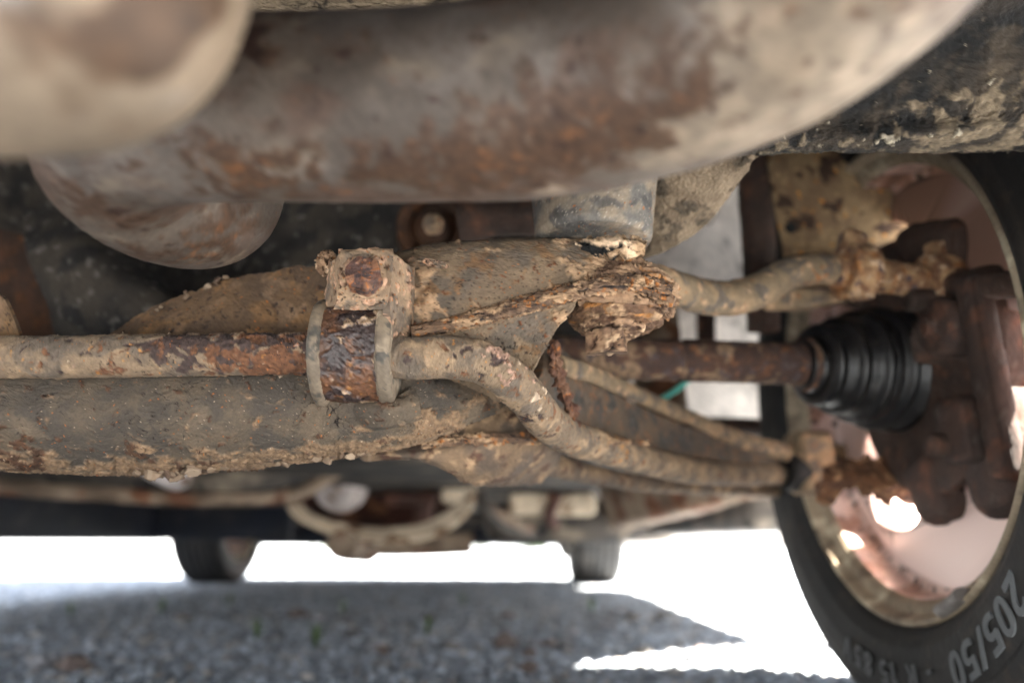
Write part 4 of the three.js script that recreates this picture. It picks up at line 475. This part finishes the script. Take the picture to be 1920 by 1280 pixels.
// hub, brake disc and caliper inside the rim
{ const br = assembly('brake', 'dark rusty hub, disc and caliper inside the wheel');
  const bx = (w, h, d, r, x, y, z, ...t) => put(box(w, h, d, 4, r), new THREE.Vector3(x, y, z), ...t), el = (r, x, y, z, sx = 1, sy = 1, sz = 1) => put(new THREE.SphereGeometry(r, 64, 44).scale(sx, sy, sz), new THREE.Vector3(x, y, z));
  part('disc', turned([[0.02, -0.006], [0.1, -0.006], [0.104, -0.004], [0.104, 0.004], [0.02, 0.006]], new THREE.Vector3(0.352, WY, WZ + 0.02), XA, S.darkrust, { cell: 0.003 }), M.rust, br);
  part('knuckle', [el(0.06, 0.402, WY, WZ + 0.01, 0.4, 1.25, 1), bx(0.04, 0.075, 0.05, 0.014, 0.37, WY + 0.09, WZ + 0.025, 0.2, 0, 0.1), bx(0.045, 0.06, 0.055, 0.016, 0.365, WY - 0.095, WZ + 0.01, -0.2, 0, 0.1)].map((g) => lump(g, S.knuckle)), M.rust, br);
  part('caliper', [bx(0.045, 0.1, 0.05, 0.014, 0.37, WY + 0.015, WZ + 0.1, 0.2, 0, 0), bx(0.05, 0.095, 0.06, 0.016, 0.368, WY - 0.075, WZ + 0.095, -0.15, 0, 0), bx(0.02, 0.15, 0.022, 0.007, 0.344, WY - 0.025, WZ + 0.125, 0.05, 0, 0.05), bx(0.02, 0.05, 0.035, 0.008, 0.338, WY - 0.06, WZ + 0.09, 0, 0.2, 0)].map((g) => lump(g, S.knuckle)), M.rust, br);
  part('cylinder', turned([[0.024, 0], [0.024, -0.02], [0.021, -0.026], [0.008, -0.028], [0.008, -0.034], [0.001, -0.034]], new THREE.Vector3(0.352, WY + 0.02, WZ + 0.095), XA, S.knuckle, { cell: 0.002 }), M.rust, br);
  for (const dy of [0.045, -0.07]) part('bolt', lump(put(new THREE.CylinderGeometry(0.009, 0.009, 0.02, 6, 4), new THREE.Vector3(0.325, WY + dy, WZ + 0.085), 0, 0, Math.PI / 2), S.darkrust), M.rust, br);
  part('damper_foot', [bx(0.045, 0.075, 0.085, 0.02, 0.365, 0.378, -0.6, 0.35, 0.1, 0), el(0.04, 0.352, 0.372, -0.645, 0.7, 1.1, 1)].map((g) => lump(g, S.darkrust)), M.rust, br);
  part('steering_arm', pipe([V(1720, 640, 0.62), V(1800, 640, 0.6), V(1900, 610, 0.58), V(1960, 600, 0.56)], 0.019, S.darkrust, { cell: 0.003 }), M.rust, br);
  part('ball_joint', lump(put(new THREE.SphereGeometry(0.032, 40, 26), V(1735, 858, 0.69)), S.darkrust), M.rust, br);
  part('lower_joint', pipe([V(1700, 905, 0.74), V(1790, 900, 0.69), V(1880, 890, 0.65)], 0.022, S.darkrust, { cell: 0.003 }), M.rust, br);
}
// far wheels at the other axle
for (const [px, py, d, inner, label] of [[1112, 1015, 2.86, -1, 'far wheel on the side of the near wheel'], [412, 1012, 2.86, 1, 'far wheel on the other side of the car']]) {
  const w = assembly('wheel', label), o = V(px, py, d); o.y = 0.289; wheelParts(w, o, 0.006, inner, 0.88);
  part('rim_face', turned([[0.176, -0.01], [0.12, 0.012], [0.06, 0.016], [0.002, 0.016]], o, XA, barrelSkin, { cell: 0.01 }), barrelMat, w);
  part('brake_drum', turned([[0.13, -0.05], [0.135, -0.03], [0.135, 0.02]], o, XA, S.darkrust, { cell: 0.01 }), M.rust, w);
}

// ---------------------------------------------------------------- body: floor, sills, shell
const XR = 0.5, XL = -1.33;                                    // outer skins
const body = assembly('body', 'dark blue car body seen from below');
const slab = (x0, x1, y0, y1, z0, z1, fn, cell = 25, r = 0.01) => lump(put(box(x1 - x0, y1 - y0, z1 - z0, cell, r), new THREE.Vector3((x0 + x1) / 2, (y0 + y1) / 2, (z0 + z1) / 2)), fn);
part('floor_pan', slab(XL + 0.06, XR - 0.06, 0.262, 0.3, -3.3, -1.08, S.floor, 25, 0.01), M.flat, body);
part('bulkhead', slab(XL + 0.06, XR - 0.06, 0.3, 0.95, -1.16, -1.08, S.floor, 25, 0.01), M.flat, body);
part('front_bumper', slab(XL, XR, 0.17, 0.62, 0.03, 0.16, S.navy, 60, 0.04), M.paint, body);
for (const [x0, x1] of [[0.3, XR - 0.02], [XL + 0.02, -0.8]]) part('added_shade_liner', slab(x0, x1, 0.1, 0.72, -0.205, -0.19, S.floor, 30, 0.006), M.flat, body);  // unseen liners added to keep frontal light off the wheel wells
for (const [x0, y0] of [[0.25, 0.55], [-0.78, 0.2]]) part('added_shade_wing', slab(x0, x0 + 0.012, y0, 0.82, -1.08, -0.27, S.floor, 30, 0.004), M.flat, body);  // panels out of view, added to block light from the sides
part('grille_panel', slab(XL, XR, 0.6, 0.86, 0.02, 0.12, S.navy, 60, 0.03), M.paint, body);
part('bonnet', slab(XL, XR, 0.82, 0.86, -1.2, 0.1, S.navy, 40, 0.015), M.paint, body);
{ // side skins with wheel arches cut out
  const side = () => { const s = new THREE.Shape(); s.moveTo(-0.12, 0.22); s.lineTo(0.28, 0.2); s.absarc(0.65, 0.3, 0.36, Math.PI + 0.15, 0.6, true); s.lineTo(1.08, 0.34); s.lineTo(1.17, 0.17); s.lineTo(2.5, 0.17); s.absarc(2.86, 0.3, 0.35, Math.PI + 0.3, -0.3, true); s.lineTo(3.3, 0.2); s.lineTo(3.37, 0.5); s.lineTo(3.34, 0.9); s.lineTo(3.1, 1.34); s.lineTo(1.9, 1.4); s.lineTo(1.25, 0.95); s.lineTo(-0.08, 0.84); s.closePath(); return s; };
  for (const [x, l] of [[XR, 0], [XL, 1]]) { const g = new THREE.ExtrudeGeometry(side(), { depth: 0.02, bevelEnabled: true, bevelSize: 0.006, bevelThickness: 0.006, bevelSegments: 2, curveSegments: 40 }); g.rotateY(Math.PI / 2); g.translate(x - 0.01, 0, 0); part('side_panel', g, M.paint, body); } }
part('roof', slab(XL, XR, 1.34, 1.4, -3.14, -1.85, S.navy, 60, 0.02), M.paint, body);
part('sill', slab(XR - 0.13, XR - 0.014, 0.165, 0.3, -2.46, -1.2, S.floor, 25, 0.02), M.flat, body);
part('sill', slab(XL + 0.014, XL + 0.2, 0.153, 0.3, -2.55, -1.1, S.navy, 25, 0.02), M.flat, body);
part('rear_valance', slab(XL + 0.02, XR - 0.02, 0.135, 0.5, -3.34, -3.24, S.navy, 30, 0.03), M.flat, body);
part('rear_skirt', slab(XL + 0.02, -0.7, 0.152, 0.275, -2.47, -2.44, S.navy, 25, 0.01), M.flat, body);
part('rear_panel', slab(XL + 0.02, XR - 0.02, 0.5, 1.3, -3.36, -3.3, S.navy, 60, 0.02), M.paint, body);
// ledges and members under the floor
part('floor_ridge', [pipe([[-400, 905, 1.0], [-100, 908, 1.05], [180, 926, 1.12], [400, 936, 1.2], [560, 924, 1.3], [640, 880, 1.35]], 0.012, S.under, { cell: 0.006 }), sheet([[[-400, 850, 1.05], [0, 850, 1.1], [300, 850, 1.2], [640, 840, 1.35]], [[-400, 900, 1.0], [0, 912, 1.07], [300, 930, 1.16], [600, 905, 1.33]]], S.floor, { cell: 0.01, th: 0.01 })], M.flat, body, 'ridge along the dark floor');
part('heat_shield', sheet([[[235, 862, 0.95], [300, 862, 0.95], [365, 858, 0.95]], [[270, 895, 0.95], [310, 905, 0.95], [360, 900, 0.95]], [[310, 915, 0.97], [330, 920, 0.97], [350, 915, 0.97]]], S.can, { cell: 0.004, th: 0.004 }), M.flat, body, 'scrap of pale shield under the beam');
// hoop, catalyst and pipes at mid car
const hoop = assembly('crossmember', 'cream curved crossmember hoop hanging under the floor');
part('hoop', sheet([[[540, 908, 1.62], [556, 946, 1.6], [620, 975, 1.58], [720, 990, 1.56], [810, 974, 1.57], [868, 930, 1.58], [872, 895, 1.6]], [[536, 922, 1.6], [556, 966, 1.57], [630, 1000, 1.54], [730, 1016, 1.52], [830, 998, 1.53], [886, 950, 1.55], [890, 905, 1.58]], [[548, 930, 1.66], [570, 966, 1.64], [640, 996, 1.62], [730, 1012, 1.6], [826, 996, 1.6], [880, 950, 1.62], [886, 905, 1.64]]], S.cream, { cell: 0.004, th: 0.012 }), M.flat, hoop);
part('pan', sheet([[[545, 880, 1.85], [700, 872, 1.85], [880, 872, 1.85]], [[560, 930, 1.8], [700, 945, 1.8], [870, 930, 1.8]], [[600, 970, 1.72], [720, 988, 1.72], [840, 965, 1.72]]], S.pan, { cell: 0.006, th: 0.01 }), M.flat, hoop, 'rusty brown pan inside the hoop');
part('catalyst', [lump(put(new THREE.SphereGeometry(0.055, 40, 28).scale(1, 0.95, 1.3), V(640, 915, 1.62)), S.can), pipe([[640, 905, 1.6], [668, 890, 1.58], [700, 868, 1.6]], 0.022, S.can, { cell: 0.006 })], M.flat, car, 'rounded silver exhaust can inside the hoop');
part('front_pipe', pipe([[690, 1030, 1.7], [655, 1026, 1.6], [640, 1020, 1.5]], 0.03, S.under, { cell: 0.006 }), M.flat, car, 'stub of brown pipe hanging below the hoop');
part('silencer', pipe([[680, 1022, 1.95], [780, 1022, 1.98], [885, 1018, 2.0]], 0.03, S.under, { cell: 0.008, flat: 0.7 }), M.flat, car);
part('pan_block', [slab(-0.2, -0.1, 0.262, 0.285, -1.9, -1.7, S.pan, 12, 0.01), lump(put(box(0.05, 0.06, 0.05, 8, 0.01), V(850, 918, 1.68)), S.cream), lump(put(box(0.04, 0.07, 0.05, 8, 0.01), V(795, 965, 1.7)), S.pan), lump(put(box(0.12, 0.03, 0.05, 8, 0.01), V(770, 935, 1.7)), S.pan)], M.flat, car, 'brown blocks in the hoop');
part('brake_line', pipe([[895, 935, 1.75], [940, 965, 1.8], [1000, 1000, 1.9]], 0.012, S.under, { cell: 0.008 }), M.flat, car);
part('brake_line', pipe([[900, 900, 1.7], [905, 945, 1.75], [935, 985, 1.8], [1000, 1000, 1.9]], 0.014, S.floor, { cell: 0.008 }), M.flat, car);
part('fuel_tank', lump(put(box(0.55, 0.1, 0.5, 16, 0.05), V(1080, 985, 2.3)), S.floor), M.flat, car, 'dark fuel tank under the floor');
part('bracket_box', lump(put(box(0.2, 0.05, 0.08, 10, 0.012), V(1035, 946, 1.75)), S.cream), M.flat, car, 'pale cream box under the floor');
part('hanger', pipe([[1045, 925, 1.7], [1030, 965, 1.7], [1040, 985, 1.72]], 0.014, S.pan, { cell: 0.008 }), M.flat, car);
part('rear_axle', pipe([V(420, 960, 2.86), V(760, 972, 2.86), V(1100, 965, 2.86)], 0.032, S.floor, { cell: 0.012 }), M.flat, car, 'dark rear axle tube');
part('damper', pipe([[1040, 985, 2.5], [1060, 1040, 2.55]], 0.016, S.floor, { cell: 0.008 }), M.flat, car);
part('side_member', sheet([[[1120, 905, 1.6], [1300, 890, 1.3], [1460, 870, 1.1]], [[1140, 975, 1.6], [1300, 948, 1.3], [1470, 915, 1.1]], [[1160, 1000, 1.7], [1310, 965, 1.4], [1480, 925, 1.16]]], S.under, { cell: 0.005, th: 0.01, rag: [0, 0.06, 0, 0], ragF: 12 }), M.flat, body);

// ---------------------------------------------------------------- ground, gravel, stones, plants, background
const struct = (name, g, m) => { const o = shade(new THREE.Mesh(g, m)); o.name = name; o.userData.kind = 'structure'; scene.add(o); return o; };
{ const g = new THREE.PlaneGeometry(700, 700, 2, 2); g.rotateX(-Math.PI / 2); const uv = g.attributes.uv; for (let i = 0; i < uv.count; i++) uv.setXY(i, uv.getX(i) * 700, uv.getY(i) * 700);
  const size = 1024, d = new Uint8Array(size * size * 4), R = rng(4);
  const nt = noiseTexture(size, 21, 8, 1.3).image.data;
  for (let i = 0; i < size * size; i++) { const v = nt[i * 4] / 255, s = 0.75 + 0.5 * R(); const b = (165 + 70 * (v - 0.5)) * s; d[i * 4] = b * 0.95; d[i * 4 + 1] = b * 0.985; d[i * 4 + 2] = b * 1.02; d[i * 4 + 3] = 255; }
  const t = new THREE.DataTexture(d, size, size); t.wrapS = t.wrapT = THREE.RepeatWrapping; t.magFilter = THREE.LinearFilter; t.colorSpace = THREE.SRGBColorSpace; t.repeat.set(0.8, 0.8); t.needsUpdate = true;
  struct('ground', g, new THREE.MeshStandardMaterial({ map: t, roughness: 0.95, bumpMap: rep(grainTex, 2), bumpScale: 0.01 })); }
function stoneGeo(seed, detail = 1) { const g = new THREE.IcosahedronGeometry(1, detail), p = g.attributes.position, n = createNoise3D(rng(seed)), v = E3(); for (let i = 0; i < p.count; i++) { v.fromBufferAttribute(p, i); const k = 0.8 + 0.35 * n(v.x * 1.1, v.y * 1.1, v.z * 1.1); p.setXYZ(i, v.x * k, v.y * k * 0.62, v.z * k); } g.computeVertexNormals(); return g; }
const stoneMat = new THREE.MeshStandardMaterial({ color: 0xffffff, roughness: 0.85 });
{ const R = rng(99), kinds = [0, 1, 2, 3].map((k) => stoneGeo(40 + k)), N = 17000, m4 = new THREE.Matrix4(), q = new THREE.Quaternion(), e = new THREE.Euler(), c = new THREE.Color();
  kinds.forEach((g, k) => { const im = new THREE.InstancedMesh(g, stoneMat, N); for (let i = 0; i < N; i++) {
      const d = 0.72 + Math.pow(R(), 1.6) * 3.6, x = (R() * 2 - 1) * (0.5 + 0.75 * d), s = 0.0024 + 0.0062 * Math.pow(R(), 3.4);
      q.setFromEuler(e.set(R() * 0.5, R() * 6.28, R() * 0.5)); m4.compose(new THREE.Vector3(x, s * 0.2, -d), q, new THREE.Vector3(s, s, s)); im.setMatrixAt(i, m4);
      const b = 0.24 + 0.4 * Math.pow(R(), 1.6), w = R(); im.setColorAt(i, c.setRGB(b * (w < 0.15 ? 1.05 : 0.89), b, b * (w < 0.15 ? 0.93 : 1.13))); }
    im.name = 'gravel' + (k ? '_00' + k : ''); im.userData = { kind: 'stuff', label: 'loose grey gravel covering the ground', category: 'gravel', group: 'gravel' }; shade(im); scene.add(im); }); }
{ const R = rng(7), kinds = [0, 1, 2].map((k) => stoneGeo(70 + k, 2)); let n = 0;
  const mats = [[0.2, 0.19, 0.18], [0.12, 0.12, 0.125], [0.16, 0.125, 0.11], [0.26, 0.265, 0.28]].map((c) => new THREE.MeshStandardMaterial({ color: new THREE.Color(...c), roughness: 0.85 }));
  for (let i = 0; i < 46; i++) { const d = 0.95 + R() * 0.75, x = (R() * 2 - 1) * 0.62 * d, s = 0.011 + 0.012 * R(); const mi = Math.floor(R() * 4), m = shade(new THREE.Mesh(kinds[i % 3], mats[mi])); m.name = 'stone' + (n ? '_' + String(n).padStart(3, '0') : ''); n++; m.scale.setScalar(s); m.position.set(x, s * 0.25, -d); m.rotation.set(R() * 0.4, R() * 6, R() * 0.4); m.userData = { label: ['pale stone lying among the gravel', 'dark grey stone lying among the gravel', 'brownish stone lying among the gravel', 'whitish stone lying among the gravel'][mi], category: 'stone', group: ['pale', 'dark grey', 'brownish', 'whitish'][mi] + ' stones in the gravel' }; scene.add(m); } }
{ // small weeds in the gravel
  const mat = new THREE.MeshPhysicalMaterial({ color: new THREE.Color(0.09, 0.16, 0.03), roughness: 0.8, side: THREE.DoubleSide, transmission: 0.3, thickness: 0 }), R = rng(17);
  [[300, 1150], [130, 1155], [640, 1150], [870, 1135], [800, 1190], [480, 1200], [590, 1215], [1110, 1150], [430, 1135]].forEach(([px, py], i) => { const d = EYE * F / CP / (py - HORIZON), o = V(px, py, d), gs = []; for (let k = 0; k < 9; k++) { const g = new THREE.PlaneGeometry(0.006, 0.03, 1, 3), p = g.attributes.position; for (let j = 0; j < p.count; j++) { const y = p.getY(j) + 0.015; p.setXYZ(j, p.getX(j) * (1 - y / 0.034), y, y * y * 14); } g.rotateX((R() - 0.3) * 0.6); g.rotateY(R() * 6.28); gs.push(g); } const g = mergeGeometries(gs); g.computeVertexNormals(); const m = shade(new THREE.Mesh(g, mat)); m.name = 'weed' + (i ? '_00' + i : ''); m.position.set(o.x, 0.002, o.z); m.userData = { label: 'tiny green weed sprouting from the gravel under the car', category: 'weed', group: 'weeds in the gravel' }; scene.add(m); }); }
{ // pale house and low wall beyond the car, far out in the sun
  const wall = new THREE.MeshStandardMaterial({ color: new THREE.Color(0.55, 0.5, 0.45), roughness: 0.9 }), roof = new THREE.MeshStandardMaterial({ color: new THREE.Color(0.3, 0.13, 0.09), roughness: 0.9 }), glass = new THREE.MeshStandardMaterial({ color: new THREE.Color(0.05, 0.06, 0.07), roughness: 0.15 });
  const h = new THREE.Group(); h.name = 'house'; h.position.set(7.5, 0, -24); h.userData = { label: 'pale house with a low red roof beyond the gravel yard', category: 'house' }; scene.add(h);
  const add = (name, g, m, x, y, z) => { const o = shade(new THREE.Mesh(g, m)); o.name = name; o.position.set(x, y, z); h.add(o); return o; };
  add('wall', new THREE.BoxGeometry(9, 2.6, 6), wall, 0, 1.3, 0);
  const rs = new THREE.Shape(); rs.moveTo(-3.5, 0); rs.lineTo(3.5, 0); rs.lineTo(0, 1.9); rs.closePath(); const rg = new THREE.ExtrudeGeometry(rs, { depth: 9.6, bevelEnabled: false }); rg.rotateY(Math.PI / 2); add('roof', rg, roof, -4.8, 2.604, 0);
  for (const x of [-3, 0, 3]) add('window', new RoundedBoxGeometry(1.1, 1.1, 0.1, 2, 0.02), glass, x, 1.5, 3.0);
  const leaf = new THREE.MeshPhysicalMaterial({ color: new THREE.Color(0.07, 0.13, 0.03), roughness: 0.8, side: THREE.DoubleSide, transmission: 0.3, thickness: 0 }), bark = new THREE.MeshStandardMaterial({ color: new THREE.Color(0.1, 0.075, 0.05), roughness: 0.95 });
  const R = rng(31);
  [[-1.6, -13, 0.7, 0.55], [-0.6, -13.6, 0.8, 0.6], [0.3, -13.2, 0.6, 0.5], [-3.4, -14, 0.9, 0.7], [-5.2, -13.5, 0.8, 0.6]].forEach(([x, z, w, hh], i) => { const b = new THREE.Group(); b.name = 'shrub' + (i ? '_00' + i : ''); b.position.set(x, 0, z); b.userData = { label: 'low green shrub in the row beyond the yard', category: 'shrub', group: 'shrubs beyond the yard' }; scene.add(b);
    const gs = []; for (let k = 0; k < 900; k++) { const g = new THREE.PlaneGeometry(0.05, 0.09), u = R() * 6.28, v = Math.acos(2 * R() - 1), r = Math.cbrt(R()); g.rotateX(R() * 6); g.rotateY(R() * 6); g.translate(Math.sin(v) * Math.cos(u) * r * w, hh * 0.55 + Math.cos(v) * r * hh * 0.5, Math.sin(v) * Math.sin(u) * r * w); gs.push(g); }
    const c = shade(new THREE.Mesh(mergeGeometries(gs), leaf)); c.name = 'crown'; b.add(c); const s = shade(new THREE.Mesh(new THREE.CylinderGeometry(0.02, 0.04, hh * 0.6, 8), bark)); s.name = 'stem'; s.position.y = hh * 0.3; b.add(s); });
}
renderer.render(scene, camera);
